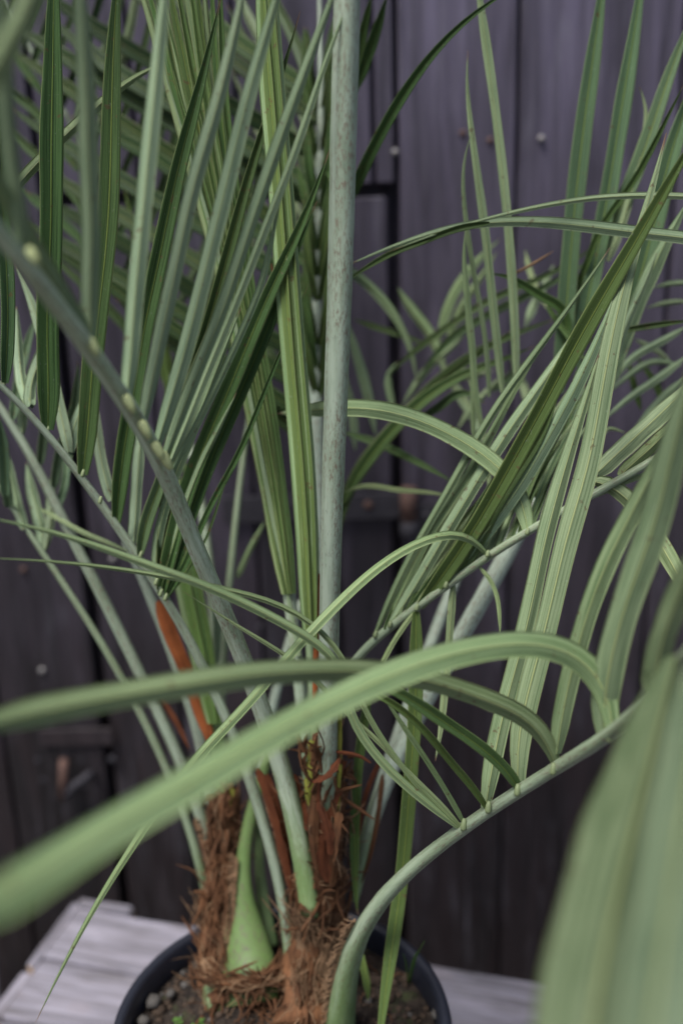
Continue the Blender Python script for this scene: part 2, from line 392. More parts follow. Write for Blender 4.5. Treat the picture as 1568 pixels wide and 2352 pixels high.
# knots/holes are left to the material; strap hinge across the right seam
def slab(name, p0, p1, h, th, y, mat, parent):
    c = (p0 + p1) / 2; c.y = y; d = p1 - p0; d.y = 0
    v, f = box_data(c, d / 2, Vector((0, th / 2, 0)), d.normalized().cross(Vector((0, 1, 0))) * (h / 2), .001, .0004, 6)
    return mesh_obj(name, v, f, mat, parent, smooth=False)
hz = wz(830, 1160)
h1 = slab('hinge_strap', Vector((sxr - .26, 0, hz)), Vector((sxr + .005, 0, hz)), .040, .004, WY - .004, M_IRON, door)
for k in (0, 1, 2): disc(845 - k * 85, 1160, .007, M_RUST if k == 0 else M_IRON, h1, 'bolt', WY - .0065)
v, f, uv = tube_data([Vector((sxr + .012, WY - .012, hz + .028)), Vector((sxr + .012, WY - .012, hz - .022))], [.012, .012], 12)
b1 = mesh_obj('hinge_barrel', v, f, M_RUST, door, uv)
v, f, uv = tube_data([Vector((sxr + .0125, WY - .012, hz - .023)), Vector((sxr + .0125, WY - .012, hz - .046)), Vector((sxr + .0125, WY - .012, hz - .05))], [.0132, .0132, .010], 12)
mesh_obj('hinge_pin', v, f, M_IRON, door, uv)
h2 = slab('hinge_leaf', Vector((sxr + .02, 0, hz - .016)), Vector((sxr + .13, 0, hz - .016)), .036, .004, WY - .007, M_IRON, wall)
disc(981, 1186, .007, M_IRON, h2, 'bolt', WY - .0105)
# rusty corner bracket at the top of the door
# latch on the left seam: hasp plate, staple and hanging hook
lz = wz(170, 1690)
slab('hasp_plate', Vector((wx(95, 1690), 0, lz)), Vector((wx(262, 1690), 0, lz)), .030, .003, WY - .005, M_WALL, door)
p = [on_plane(147, 1745, 1, WY - .02), on_plane(146, 1790, 1, WY - .022), on_plane(144, 1832, 1, WY - .02)]
v, f, uv = tube_data(p, [.007] * 3, 8); mesh_obj('latch_bar', v, f, M_RUST, door, uv)
p = [on_plane(150, 1832, 1, WY - .018), on_plane(178, 1800, 1, WY - .03), on_plane(200, 1783, 1, WY - .025), on_plane(214, 1778, 1, WY - .002)]
p, _ = spline(p, 10); v, f, uv = tube_data(p, [.006] * 10, 8); mesh_obj('latch_hook', v, f, M_IRON, door, uv)
for (x, y) in [(88, 1745), (100, 1790), (186, 1745), (196, 1805), (258, 1745)]: disc(x, y, .006, M_IRON, door, 'bolt', WY + .001 if x < 250 else WY - .004)

# ------------------------------------------------------------------ bench of weathered boards
e1 = Vector((.9659, -.2588, 0)); e2 = Vector((-.2588, -.9659, 0)); T0 = Vector((-.326, 1.227, 0))
bench = empty('plank_bench', T0 + e1 * .45 + e2 * .4 + Vector((0, 0, GZ)), 'weathered grey slatted wooden bench carrying the black plant pot', 'bench')
def board(name, a0, a1, b0, b1, z0, z1, parent, along='a', mat=None, nx=12):
    c = T0 + e1 * ((a0 + a1) / 2) + e2 * ((b0 + b1) / 2) + Vector((0, 0, (z0 + z1) / 2))
    if along == 'a': ax, ay = e1 * ((a1 - a0) / 2), e2 * ((b1 - b0) / 2)
    else: ax, ay = e2 * ((b1 - b0) / 2), e1 * ((a1 - a0) / 2)
    v, f = box_data(c, ax, ay, Vector((0, 0, (z1 - z0) / 2)), .003, .0008, nx)
    ux, uy = ax.normalized(), ay.normalized()
    uv = [((q - c).dot(ux), (q - c).dot(uy) + .3 * q.z) for q in v]
    fm = [0] * len(f); fm[-1] = 1; fm[-2] = 1
    return mesh_obj(name, v, f, [mat or M_GREY, M_ENDG], parent, uv, fm, smooth=False)
bb = 0.0; first = True
while bb < .78:
    wd = .101 if bb < .2 else random.uniform(.092, .104)
    board('board', -.085 - random.uniform(0, .006), 1.25, bb, bb + wd, -.022 - random.uniform(0, .002), 0 - random.uniform(0, .0015) + (0 if not first else 0), bench)
    bb += wd + random.uniform(.006, .009); first = False
board('batten', -.093, -.006, -.016, -.002, -.03, .006, bench, nx=3)
board('side_rail', -.108, -.0935, -.014, .118, -.05, -.004, bench, 'b', nx=4)
board('side_rail', -.112, -.0945, .121, .80, -.062, -.013, bench, 'b', nx=6)
board('back_rail', -.08, 1.24, .01, .04, -.10, -.026, bench)
board('front_rail', -.08, 1.24, .72, .75, -.10, -.026, bench)
for a in (-.07, 1.18):
    for b in (.042, .66):
        board('leg', a, a + .06, b, b + .06, GZ, -.026, bench, 'a', nx=1)
# weathered board leaning at the wall beyond the bench's end
lp = on_plane(-18, 2352, 1, 1.22); lq = on_plane(-40, 2080, 1, 1.36)
dirv = (lq - lp).normalized(); lp0 = lp - dirv * ((lp.z - GZ) / dirv.z)
sidev = Vector((1, 0, 0)); sidev = (sidev - dirv * sidev.dot(dirv)).normalized(); nn = dirv.cross(sidev)
lq2 = lp0 + dirv * .62
v, f = box_data((lp0 + lq2) / 2 - sidev * .03, (lq2 - lp0) / 2, sidev * .045, nn * .011, .003, .0006, 6)
c = (lp0 + lq2) / 2
o = mesh_obj('leaning_board', v, f, M_GREY, None, [((q - c).dot(dirv), (q - c).dot(sidev)) for q in v], smooth=False)
tag(o, 'short grey board leaning on the dark wall past the end of the bench', 'board')

# ------------------------------------------------------------------ pot with soil
PC = Vector((-.0708, .7509, 0)); RZ = .27; RR = .16
pot = empty('plant_pot', PC, 'round black plastic plant pot with a rolled rim standing on grey boards', 'pot')
def lathe(prof, seg, c, lum=0):
    v = []; f = []; uv = []
    for (r, z) in prof:
        for j in range(seg): a = 2 * math.pi * j / seg; v.append(c + Vector((math.cos(a) * r, math.sin(a) * r, z))); uv.append((j / seg, z))
    for i in range(len(prof) - 1):
        for j in range(seg): f.append((i * seg + j, i * seg + (j + 1) % seg, (i + 1) * seg + (j + 1) % seg, (i + 1) * seg + j))
    return v, f, uv
v, f, uv = lathe([(.0, .004), (.0, .001), (.116, .001), (.12, .006), (.1485, .235), (.1465, .235), (.117, .012), (.0, .008)], 96, PC)
mesh_obj('pot_body', v, f, M_POT, pot, uv)
v, f, uv = lathe([(.1487, .222), (.156, .222), (.1585, .228), (.1595, .262), (.158, .268), (.154, .271), (.150, .270), (.1475, .266), (.1468, .236), (.1487, .222)], 96, PC)
mesh_obj('pot_rim', v, f, M_POT, pot, uv)
SZ = .240
v = []; f = []; uv = []; nr = 40; ns = 96
def soil_h(x, y):
    r = math.hypot(x, y)
    h = .010 * noise.noise(Vector((x * 22, y * 22, 3))) + .005 * noise.noise(Vector((x * 70, y * 70, 1))) + .003 * noise.noise(Vector((x * 170, y * 170, 7)))
    ma, mb = Vector((.035, .055)), Vector((-.055, .11))
    h += .008 * math.exp(-((x - .03) ** 2 + (y - .02) ** 2) / .0035) + .006 * math.exp(-((x + .06) ** 2 + (y - .07) ** 2) / .003)
    return h * min(1, (.148 - r) / .02 + .2)
for i in range(nr + 1):
    r = .1462 * i / nr
    for j in range(ns):
        a = 2 * math.pi * j / ns; x, y = math.cos(a) * r, math.sin(a) * r
        v.append(PC + Vector((x, y, SZ + soil_h(x, y))))
for i in range(nr):
    for j in range(ns): f.append((i * ns + j, i * ns + (j + 1) % ns, (i + 1) * ns + (j + 1) % ns, (i + 1) * ns + j))
soil = mesh_obj('soil', v, f, M_SOIL); tag(soil, 'dark brown potting soil with crumbs and pebbles inside the black pot', 'soil', kind='stuff')
def blob(c, r, seed):
    v = []; f = []
    for i in range(5):
        ph = math.pi * i / 4
        for j in range(6):
            a = 2 * math.pi * j / 6; d = Vector((math.sin(ph) * math.cos(a), math.sin(ph) * math.sin(a), math.cos(ph) * .7))
            v.append(c + d * r * (1 + .35 * noise.noise(d * 1.7 + Vector((seed, seed * 2, 0)))))
    for i in range(4):
        for j in range(6): f.append((i * 6 + j, i * 6 + (j + 1) % 6, (i + 1) * 6 + (j + 1) % 6, (i + 1) * 6 + j))
    return v, f
cl = Bag(); st = Bag()
for k in range(900):
    a = random.uniform(0, 6.283); r = .143 * math.sqrt(random.random()); x, y = math.cos(a) * r, math.sin(a) * r
    rr = random.uniform(.0012, .0045) if random.random() > .05 else random.uniform(.005, .009)
    v, f = blob(PC + Vector((x, y, SZ + soil_h(x, y) + rr * .25)), rr, k * .37); (st if random.random() < .10 else cl).add(v, f)
tag(cl.build('soil_crumbs', M_CLOD, soil), kind='stuff'); tag(st.build('grit', M_STONE, soil), kind='stuff')
for k, (x, y, r) in enumerate([(352, 2300, .0085), (392, 2282, .0055), (425, 2262, .005), (330, 2345, .007), (1000, 2330, .006)]):
    p = on_plane(x, y, 2, SZ + .008); v, f = blob(p, r, 91 + k); mesh_obj('pebble', v, f, M_STONE, soil)

# ------------------------------------------------------------------ palms: petioles, leaflets, trunks
palmA = empty('palm', on_plane(720, 2290, 2, SZ), 'tall blue green feather palm with thick pale central stalk growing in the pot', 'palm')
palmB = empty('palm', on_plane(520, 2200, 2, SZ), 'smaller palm with bright green swollen leaf base beside the tall palm', 'palm')

def frond(parent, path, wid, bright=.5, yel=0.0, blue=.3, name='frond', seg=14, flat=.9, n=40):
    pts = parse(path); w3 = [P(*p) for p in pts]; c, L = spline(w3, n); c = smooth(c, 26)
    wl = [float(q) for q in wid.split()]
    s = np.linspace(0, 1, n); ww = np.interp(s, np.linspace(0, 1, len(wl)), wl)
    zz = [(p - CAM).dot(AX[2]) for p in c]
    r = [ww[i] / 2 * zz[i] / F for i in range(n)]
    v, f, uv = tube_data(c, r, seg, flat, lump=.05)
    o = mesh_obj(name, v, f, M_PET, parent, uv)
    at = o.data.attributes.new('along', 'FLOAT', 'POINT'); at.data.foreach_set('value', [i / (n - 1) for i in range(n) for _ in range(seg + 1)]); o.color = (bright, yel, blue, 1)
    return o
cnt = [0]
def leaf(fr, path, w, side='l', roll=None, bright=None, yel=None, blue=None, fold=.5, base=.5, tip=.4, n=26, mats=None, name='leaflet', twist=0, th=.00045, tipw=.03, rise=.10, ragged=0.0):
    """one leaflet: w = apparent width in crop pixels at its widest"""
    cnt[0] += 1; rnd = random.Random(cnt[0] * 7919)
    pts = parse(path) if isinstance(path, str) else path
    c, L = spline([P(*p) for p in pts], n); c = smooth(c, 8)
    if roll is None: roll = rnd.uniform(-22, 22)
    zz = [(p - CAM).dot(AX[2]) for p in c]; zm = sorted(zz)[len(zz) // 2]
    hw = w * K * zm / F / 2 / max(.5, math.cos(RAD(roll)))
    v = []; uv = []; f = []; fm = []
    sgn = 1 if side == 'u' else -1
    wob = rnd.uniform(0, 10)
    cols = [-1, -.75, -.5, -.25, 0, .25, .5, .75, 1]; NC = 9; ple = [0, .055, -.03, .045, 0, .045, -.03, .055, 0]
    for i, p in enumerate(c):
        t = i / (n - 1); T = (c[min(i + 1, n - 1)] - c[max(i - 1, 0)]).normalized()
        vd = (CAM - p).normalized(); Nn = (vd - T * vd.dot(T))
        Nn = Nn.normalized() if Nn.length > .05 else Vector((0, 0, 1))
        a = RAD(roll + twist * (t - .5) + 6 * math.sin(t * 5 + wob)); Nn = Nn * math.cos(a) + T.cross(Nn) * math.sin(a)
        S = T.cross(Nn); Nu = Nn * sgn
        pr = 1.0
        if t < rise: pr = base + (1 - base) * math.sin(t / rise * math.pi / 2)
        if t > 1 - tip: q = (t - 1 + tip) / tip; pr *= tipw + (1 - tipw) * (1 - q ** 1.7)
        pr *= 1 + .03 * math.sin(t * 23 + wob) + ragged * noise.noise(Vector((t * 9, wob, 0)))
        fo = fold * (1.5 - .9 * min(1, t / .2)) if t < .2 else fold
        h = hw * pr
        for layer in (1, 0):
            for u, pl in zip(cols, ple):
                ht = abs(u) * h * fo + pl * h - (.0004 if u == 0 else 0)
                v.append(p + S * (u * h * math.cos(fo * .6)) + Nu * (ht + (th if layer else 0))); uv.append((.5 + u / 2, t))
    for i in range(n - 1):
        a = i * 2 * NC; b = a + 2 * NC
        for j in range(NC - 1):
            q = (a + j, a + j + 1, b + j + 1, b + j); f.append(q if sgn > 0 else q[::-1]); fm.append(0)
            q = (a + NC + j + 1, a + NC + j, b + NC + j, b + NC + j + 1); f.append(q if sgn > 0 else q[::-1]); fm.append(1)
        f.append((a, b, b + NC, a + NC)); fm.append(0); f.append((a + NC - 1, a + 2 * NC - 1, b + 2 * NC - 1, b + NC - 1)); fm.append(0)
    o = mesh_obj(name, v, f, mats or [M_UP, M_LO], fr, uv, fm)
    o.color = (bright if bright is not None else rnd.uniform(.38, .62), yel if yel is not None else rnd.uniform(0, .3), blue if blue is not None else rnd.uniform(0, .4), 1)
    return o
def pulv(fr, cx, x, y, z, r=9, d=(1, -1)):
    pt = parse('%s %g,%g,%g' % (cx, x, y, z))[0]
    c = P(*pt); a = P(pt[0] + d[0] * r * 1.6, pt[1] + d[1] * r * 1.6, pt[2]); rr = r * pt[2] / F
    p = [c + (c - a) * .6, c + (c - a) * .2, c + (a - c) * .4, a]
    v, f, uv = tube_data(p, [rr * .5, rr * .7, rr * .6, rr * .35], 8); return mesh_obj('pulvinus', v, f, M_PUL, fr, uv)

# F1 main stalk
F1 = frond(palmA, 'D 830,-700,.66 806,-300,.68 796,0,.71 790,260 783,600,.755 772,900 762,1176,.81 756,1450 752,1677,.885 752,1830,.913 750,1940,.945 744,2040,1.0', '40 58 64 63 60 56 51 48 46 48 54', .66, .05, .45, seg=20, flat=1.0, n=60)
for k in range(10):
    y = -330 - 38 * k; x = 808 + k * 2; s = 1 if k % 2 else -1
    leaf(F1, 'D %g,%g,.68 %g,%g,.69 %g,%g,.70' % (x, y, x + s * 190, y - 230, x + s * 420, y - 300), 60, 'u' if k % 3 else 'l')

# F2 stalk that arches to the camera at upper left
F2 = frond(palmA, 'D -330,160,.42 -150,370,.46 0,525,.51 133,702,.57 215,815,.62 287,912,.665 359,1035,.71 410,1138,.75 451,1276,.79 505,1374,.82 569,1538,.865 605,1635,.89 646,1751,.915 690,1920,.935 716,2095,.955', '26 40 46 44 42 42 42 42 43 45 48 50', 1.05, .0, .02, seg=18, n=64)
leaf(F2, 'C 410,430,.622 400,300 415,10 A 400,800 385,300 360,-20,.54 350,-300,.53', 92, 'l', 5, .55, .1, .5)
leaf(F2, 'C 395,395,.61 280,200 150,0 A 60,950 -30,790,.50 -160,600,.48', 92, 'l', -10, .55, .15, .35)
leaf(F2, 'C 90,40,.53 A 105,1050 50,700 20,300 0,0,.48 -15,-250,.47', 80, 'l', 8, .5, .1, .5)
leaf(F2, 'C 565,690,.665 590,500 600,250 625,30 A 650,850 690,450 720,150 742,-60,.62 760,-300,.62', 80, 'l', 0, .62, .05, .6)
leaf(F2, 'C 640,795,.685 680,600 730,350 790,90 A 870,800 970,500 1040,200 1095,-50,.655 1130,-250,.65', 72, 'l', 12, .55, .05, .6)
leaf(F2, 'C 700,890,.71 745,740 805,540 870,300 925,60 A 1010,850 1090,500 1190,150 1255,-60,.665 1320,-300,.65', 78, 'l', -6, .52, .1, .55)
leaf(F2, 'C 740,930,.725 790,790 860,600 950,400 1040,180 A 1090,1090 1180,850 1280,550 1390,250 1500,-40,.68 1580,-250,.67', 62, 'l', 14, .45, .15, .4)
leaf(F2, 'C 760,960,.735 830,800 920,560 1030,300 1130,60 A 1150,1100 1260,850 1390,480 1480,200 1590,-60,.70', 42, 'l', -12, .5, .15, .4)
leaf(F2, 'C 775,985,.74 850,850 930,690 1010,530 1100,330 1180,150 A 1230,1000 1275,815,.72', 34, 'l', 5, .5, .2, .3)
for (x, y, z) in [(410, 425, .615), (570, 680, .66), (640, 795, .682), (700, 890, .705), (735, 935, .72), (140, 20, .53)]: pulv(F2, 'C', x + 6, y, z - .012, 17, (.5, .9)).data.materials[0] = M_BUD
leaf(F2, 'D -120,395,.465 -60,250,.45 40,60,.43 150,-200,.42', 110, 'l'); leaf(F2, 'D -200,310,.45 -260,100,.43 -300,-150,.42', 100, 'l')
leaf(F2, 'D -150,380,.455 -230,480,.42 -330,680,.40', 90, 'u')

# F3 left frond with upright dark leaflets
F3 = frond(palmA, 'D -160,740,.81 C 0,590,.83 130,705 220,830,.86 300,930 370,1010 440,1110 G 430,0,.88 520,110 630,250 690,360 740,445,.90 830,565 910,740,.925 980,900 1060,1060,.945 I 1105,20 1160,200,.96 1220,400 1270,600 1300,800,.985 1305,1010,.995', '10 15 18 20 22 22 24 26 27 26 26 26', .56, .1, .3, n=60)
U = 'u'
leaf(F3, 'C 215,805,.858 225,700 215,500 205,330 C 215,150 A 230,1130 232,900 228,680 235,450 240,200 242,-40,.80 245,-300,.79', 104, U, 3, .36, .12, .0, fold=.3)
leaf(F3, 'C 372,1005,.868 395,900 402,720 405,560 440,300 470,80 A 485,1050 497,800 500,500 508,200 525,-40,.82 535,-260,.81', 94, U, -4, .36, .12, .0, fold=.3)
leaf(F3, 'C 22,595,.834 36,420 36,150 25,-20 A 12,900 5,600 -5,300 -10,0,.79', 66, U, 4, .5, .1, .1)
leaf(F3, 'D -60,815,.825 -50,700 -40,400 -20,0,.78', 80, U, 4, .5, .1, .1)
leaf(F3, 'G 520,100,.885 C 522,1160 532,1000 562,860 590,700 625,500 655,260 720,60 A 760,900 830,620 900,380 960,120 990,-10,.82', 84, U, 6, .35, .1, .0, tip=.45)
leaf(F3, 'G 715,400,.898 705,330 740,150 C 740,990 790,800 880,500 980,200 A 1080,900 1170,600 1240,400 1300,240 1345,50,.83', 66, U, 8, .35, .15, .0, tip=.55)
leaf(F3, 'G 725,420,.90 770,200 C 840,1060 950,800 1080,500 1200,200 A 1330,1060 1400,900 1478,665,.83', 80, U, -6, .34, .12, .0, tip=.5, fold=.5)
leaf(F3, 'G 730,430,.90 800,220 C 890,1080 990,830 1130,520 1240,250 1310,40 A 1370,1020 1420,900,.85', 62, U, 10, .36, .15, .0, tip=.5, fold=.5)
leaf(F3, 'G 745,440,.90 850,270 C 930,1150 1050,970 1150,720 1210,570 1290,380 1380,158,.86', 30, U, 0, .33, .1, .0, tip=.6)
leaf(F3, 'G 748,440,.90 870,280 960,80 C 1000,1060 1040,970,.88', 12, U, 0, .45, .1, .0)
leaf(F3, 'G 628,245,.89 640,140 690,0 C 740,1000 780,820 840,640 900,450 960,300,.84', 62, U, 5, .5, .2, .2)
leaf(F3, 'G 700,360,.895 690,250 720,100 C 780,1020 850,850 960,560 1080,260,.84', 46, 'l', 5, .5, .2, .3)
leaf(F3, 'G 710,390,.90 760,250 800,120 C 900,960 980,800 1060,640,.86', 36, 'l', 5, .6, .2, .3)
leaf(F3, 'D -60,560,.82 A 20,880,.83 105,805,.835 200,690 360,545 450,462,.85 560,375 680,298,.87 760,275,.88', 50, 'l', 5, .66, .55, .0, fold=.4, tip=.4, base=.5)
# the other row of F3, seen from below, pale
for s in ['C 140,690,.86 100,590,.90 75,250,.92', 'C 310,905,.875 265,700,.90 150,250 70,60,.93', 'C 500,1120,.885 455,950,.91 430,780 400,520,.94', 'G 600,190,.895 608,60,.91 C 618,1010 630,850 650,700,.95',
          'C 135,700,.86 150,560,.90 230,380 300,180,.95', 'C 305,915,.875 330,800,.9 420,600,.95']:
    leaf(F3, s, 52, 'l', None, .5, .1, .7)
for (x, y) in [(215, 810), (372, 1005), (20, 595), (450, 1125)]: pulv(F3, 'C', x, y, .858, 7, (.2, -1))
for (x, y) in [(520, 105), (630, 250), (700, 370), (742, 440), (720, 420)]: pulv(F3, 'G', x, y, .888, 7, (.3, -1))

# F8, F9: half-open spears of folded leaflets
F8 = frond(palmA, 'C 1020,0,.95 1110,400,.94 1160,650,.935 1230,1000,.93 G 1250,100 1295,350,.93 1312,600,.935 1345,850,.94 1375,1100,.95 I 1400,300,.96', '12 24 30 30 30 30 30 26', .7, .2, .4)
for k in range(12):
    q = k / 11
    leaf(F8, 'G %g,420,.925 C %g,1176 %g,600,.915 %g,0,.90 A %g,600 %g,200 %g,-60,.84 %g,-360,.82' % (1285 + 22 * q, 1218 + 55 * q, 1112 + 82 * q, 978 + 110 * q, 824 + 190 * q, 715 + 270 * q, 630 + 360 * q, 540 + 430 * q),
         [60, 44, 60, 50, 62, 50, 60, 50, 44, 50, 44, 44][k], U if k % 3 else 'l', [25, -30, 10, 35, -20, 28, -30, 20, -25, 30, -20, 25][k], .85 + .2 * (k % 2), .4, .05, fold=.55, base=.6)
leaf(F8, 'G 1340,700,.93 1285,400 C 1212,1160 1108,600 1050,300 972,0,.89 A 820,590 700,200,.85', 18, 'l', 0, .9, .05, .6, fold=.2, base=1)
F9 = frond(palmA, 'A 1180,-300,.84 1195,300,.85 1240,800,.86 C 1275,200 1325,600,.875 1375,1100,.89 G 1385,400,.90 1400,700,.91 1405,1000,.93 I 1440,300,.95', '20 24 26 28 30 30 28 26 24', .7, .55, .1)
for k, (dx, sd, rl, ye) in enumerate([(-34, 'l', 20, .35), (-18, U, -25, .6), (2, 'l', 15, .55), (20, U, -20, .5), (36, 'l', 30, .3)]):
    leaf(F9, 'G %g,640,.895 %g,300,.885 C %g,1000,.875 %g,600,.865 %g,200,.855 A %g,800,.84 %g,400,.83 %g,0,.82 %g,-300,.81' % (1400 + dx * .5, 1385 + dx * .75, 1372 + dx, 1330 + dx, 1300 + dx, 1262 + dx, 1225 + dx, 1195 + dx, 1185 + dx),
         [52, 40, 56, 40, 48][k], sd, rl, .95, ye + .15, .05, fold=.5, base=.7, tip=.2)
leaf(F9, 'G 1428,330,.89 1425,500,.892 1415,720,.90 1405,1000,.90', 28, 'l', 0, mats=[M_ORG, M_ORG], name='sheath_flap', base=.6)
leaf(F9, 'C 1215,60,.88 1262,300,.88 1285,480,.885', 12, 'l', 0, mats=[M_SHE, M_SHE], name='sheath_flap')

# F10 back frond: pale rachis behind the main stalk, long dark leaflets to both sides
F10 = frond(palmA, 'A 1425,-300,1.02 1440,300,1.04 1440,800,1.05 C 1410,100,1.06 1402,400,1.06 1405,700,1.055 1420,950,1.05 G 1440,300,1.02 1390,900,.99 I 1420,300,.97', '8 14 18 28 34 38 36 34 34 34', .62, .0, .7)
rnd = random.Random(5)
for k in range(13):
    y0 = 420 + 132 * k + rnd.uniform(-45, 45); L_ = rnd.uniform(1000, 1450) if k < 12 else 900
    q = rnd.uniform(-.12, .10); sl_ = .70 + q
    zb = 1.05 + rnd.uniform(-.03, .03)
    pt = ['A 1415,%g,%g' % (y0, zb)] + ['%g,%g%s' % (1415 - L_ * t, y0 - L_ * sl_ * (t ** 1.05) + rnd.uniform(10, 110) * t * t, ',%g' % (zb + .05 - .04 * k / 15) if t == 1 else '') for t in (.15, .4, .7, 1)]
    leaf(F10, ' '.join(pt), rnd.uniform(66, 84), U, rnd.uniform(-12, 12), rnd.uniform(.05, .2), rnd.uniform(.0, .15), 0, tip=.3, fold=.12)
    if k % 2 == 0:   # steeper ones, seen from below
        pt = 'A 1420,%g,1.05 %g,%g %g,%g,1.12 %g,%g,1.14' % (y0 + 60, 1380 - 40 * q, y0 - 120, 1180 + rnd.uniform(-60, 60), y0 - 520, 980 + rnd.uniform(-120, 60), y0 - 900)
        leaf(F10, pt, 50, 'l' if k % 4 else U, None, .25, .2, .2)
    if k < 11:       # short bases at both edges of the rachis
        for s in (1, -1):
            leaf(F10, 'A %g,%g,1.05 %g,%g,1.035 %g,%g,1.03' % (1425 + s * 6, y0 + 30, 1425 + s * 40, y0 - 130, 1425 + s * rnd.uniform(50, 95), y0 - rnd.uniform(280, 420)), 40, U, None, .36, .25, 0, rise=.4)
# a further frond, behind at upper left
F16 = frond(palmB, 'D -60,-120,1.15 120,200,1.17 300,560,1.16 400,850,1.14 470,1150,1.12 500,1500,1.09 505,1830,1.07', '8 12 16 20 24 26', .5, .2, .3)
for k in range(16):
    t = k / 15; x = 20 + 400 * t; y = 40 + 880 * t
    leaf(F16, 'D %g,%g,1.16 %g,%g %g,%g,1.10' % (x, y, x + 90 + 30 * t, y - 260, x + 130 + rnd.uniform(0, 90), y - 600), rnd.uniform(24, 44), rnd.choice(['l', U, U]), None, rnd.uniform(.1, .35), rnd.uniform(0, .3), .1)
    if k % 3 == 0: leaf(F16, 'D %g,%g,1.16 %g,%g %g,%g,1.15' % (x, y, x - 120, y - 160, x - 330, y - 300 + rnd.uniform(-80, 80)), 44, U, None, .34, .1, .1)
leaf(F16, 'D 395,860,1.13 350,700 300,500 285,430,1.1', 40, U, 0, .75, .9, 0); leaf(F16, 'D 420,1000,1.12 380,860 350,700,1.1', 36, U, 0, .7, .8, 0)

# F4, F5 pale stalks at left, F6 stalk and F7 yellow spear of the smaller palm
F4 = frond(palmB, 'D -120,780,.98 C 0,660,.985 110,850,.99 200,1000 G 250,50,1.0 340,200 430,370 520,550,1.01 600,720 700,930,1.02 800,1120 I 880,180,1.035 940,330 985,470,1.045 1000,680,1.055', '14 20 24 27 28 28 30 30', .48, .1, .35)
F5 = frond(palmB, 'D -90,990,1.0 C 0,1050,1.0 G 30,0,1.0 110,130 220,270,1.01 330,440 440,600,1.015 540,780 640,960,1.02 720,1120 I 760,60,1.03 840,250 900,430,1.04 945,640,1.05 955,760,1.06', '8 12 15 17 19 20 22 24', .46, .3, .15)
for fr, s, wd in [(F4, 'C 30,1100,.99 20,900 0,750,.95', 50), (F4, 'C 180,960,.995 195,840 215,650 200,450,.96', 44), (F4, 'C 240,1060,1.0 265,900 330,740 350,500,.97', 46), (F4, 'C 100,830,.99 120,640 170,500,1.0', 44),
                  (F4, 'G 245,60,1.0 290,-60 C 300,960 330,800,1.04', 36), (F4, 'C 60,760,.985 90,560 160,300,1.0', 44), (F4, 'D -40,740,.98 -20,560 20,300,.95', 50),
                  (F5, 'G 200,225,1.01 180,100 140,-60 C 120,950,1.05', 52), (F5, 'G 205,220,1.01 230,80 C 230,1130 250,960,1.04', 44), (F5, 'G 110,130,1.0 70,-20 C 40,960 10,850,1.02', 46), (F5, 'G 40,30,1.0 20,-120 C 0,950,.98', 46)]:
    leaf(fr, s, wd, rnd.choice(['l', U]), None, .45, .1, .45)
leaf(F4, 'G 180,40,1.0 260,80 360,140 480,190 620,250,.97', 22, 'l', 0, .5, .4, .1)
F6 = frond(palmB, 'G 560,180,1.0 640,350,1.0 720,540,1.01 790,720,1.015 850,900,1.02 900,1060,1.03 I 950,200,1.05 985,420,1.06', '18 26 30 30 32 34', .52, .05, .55)
leaf(F6, 'G 705,455,.985 760,600,.99 835,770,1.0 890,930,1.01 950,1110,1.015', 66, 'l', 12, mats=[M_ORG, M_ORG], name='sheath_flap', base=.3, tip=.25, tipw=.4)
leaf(F6, 'G 700,860,1.03 780,980,1.03 850,1120,1.03', 26, 'l', 12, mats=[M_SHE, M_SHE], name='sheath_flap', base=.3, tip=.4)
F7 = frond(palmB, 'G 790,250,1.03 850,420,1.02 900,620,1.02 940,850,1.025 975,1040,1.03 I 1010,200,1.05', '20 34 36 34 34', .85, .9, .0)
for k, dx in enumerate((-40, -14, 14, 38)):
    leaf(F7, 'G %g,1000,1.01 %g,800 %g,600,1.0 %g,400,1.0 %g,200,1.01 C %g,900,1.02' % (965 + dx * .4, 930 + dx * .7, 895 + dx, 855 + dx, 815 + dx * 1.2, 770 + dx * 1.5), 46, ['l', U, 'l', U][k], [20, -20, 15, -30][k], .85, [.5, 1, .9, .4][k], .0, fold=.5, base=.7)
# two slim stalks between the clumps
F6b = frond(palmB, 'C 1130,650,1.1 1080,1000,1.1 G 1040,250,1.1 1015,500,1.09 1000,750,1.08 985,1050,1.07 I 1000,300,1.06', '12 16 18 20 22', .5, .3, .1)
F6c = frond(palmB, 'G 1350,450,1.08 1290,650,1.07 1240,850,1.06 1200,1020,1.05 I 1160,120,1.05 1120,260,1.05', '14 24 26 24', .6, .1, .7)
leaf(F6b, 'G 1060,350,1.1 1120,220 1190,90,1.1', 26, 'l', 0, .4, .3, 0)
leaf(F6b, 'G 960,400,1.05 975,600,1.05 965,760,1.05', 36, 'l', 0, .45, .1, .6)

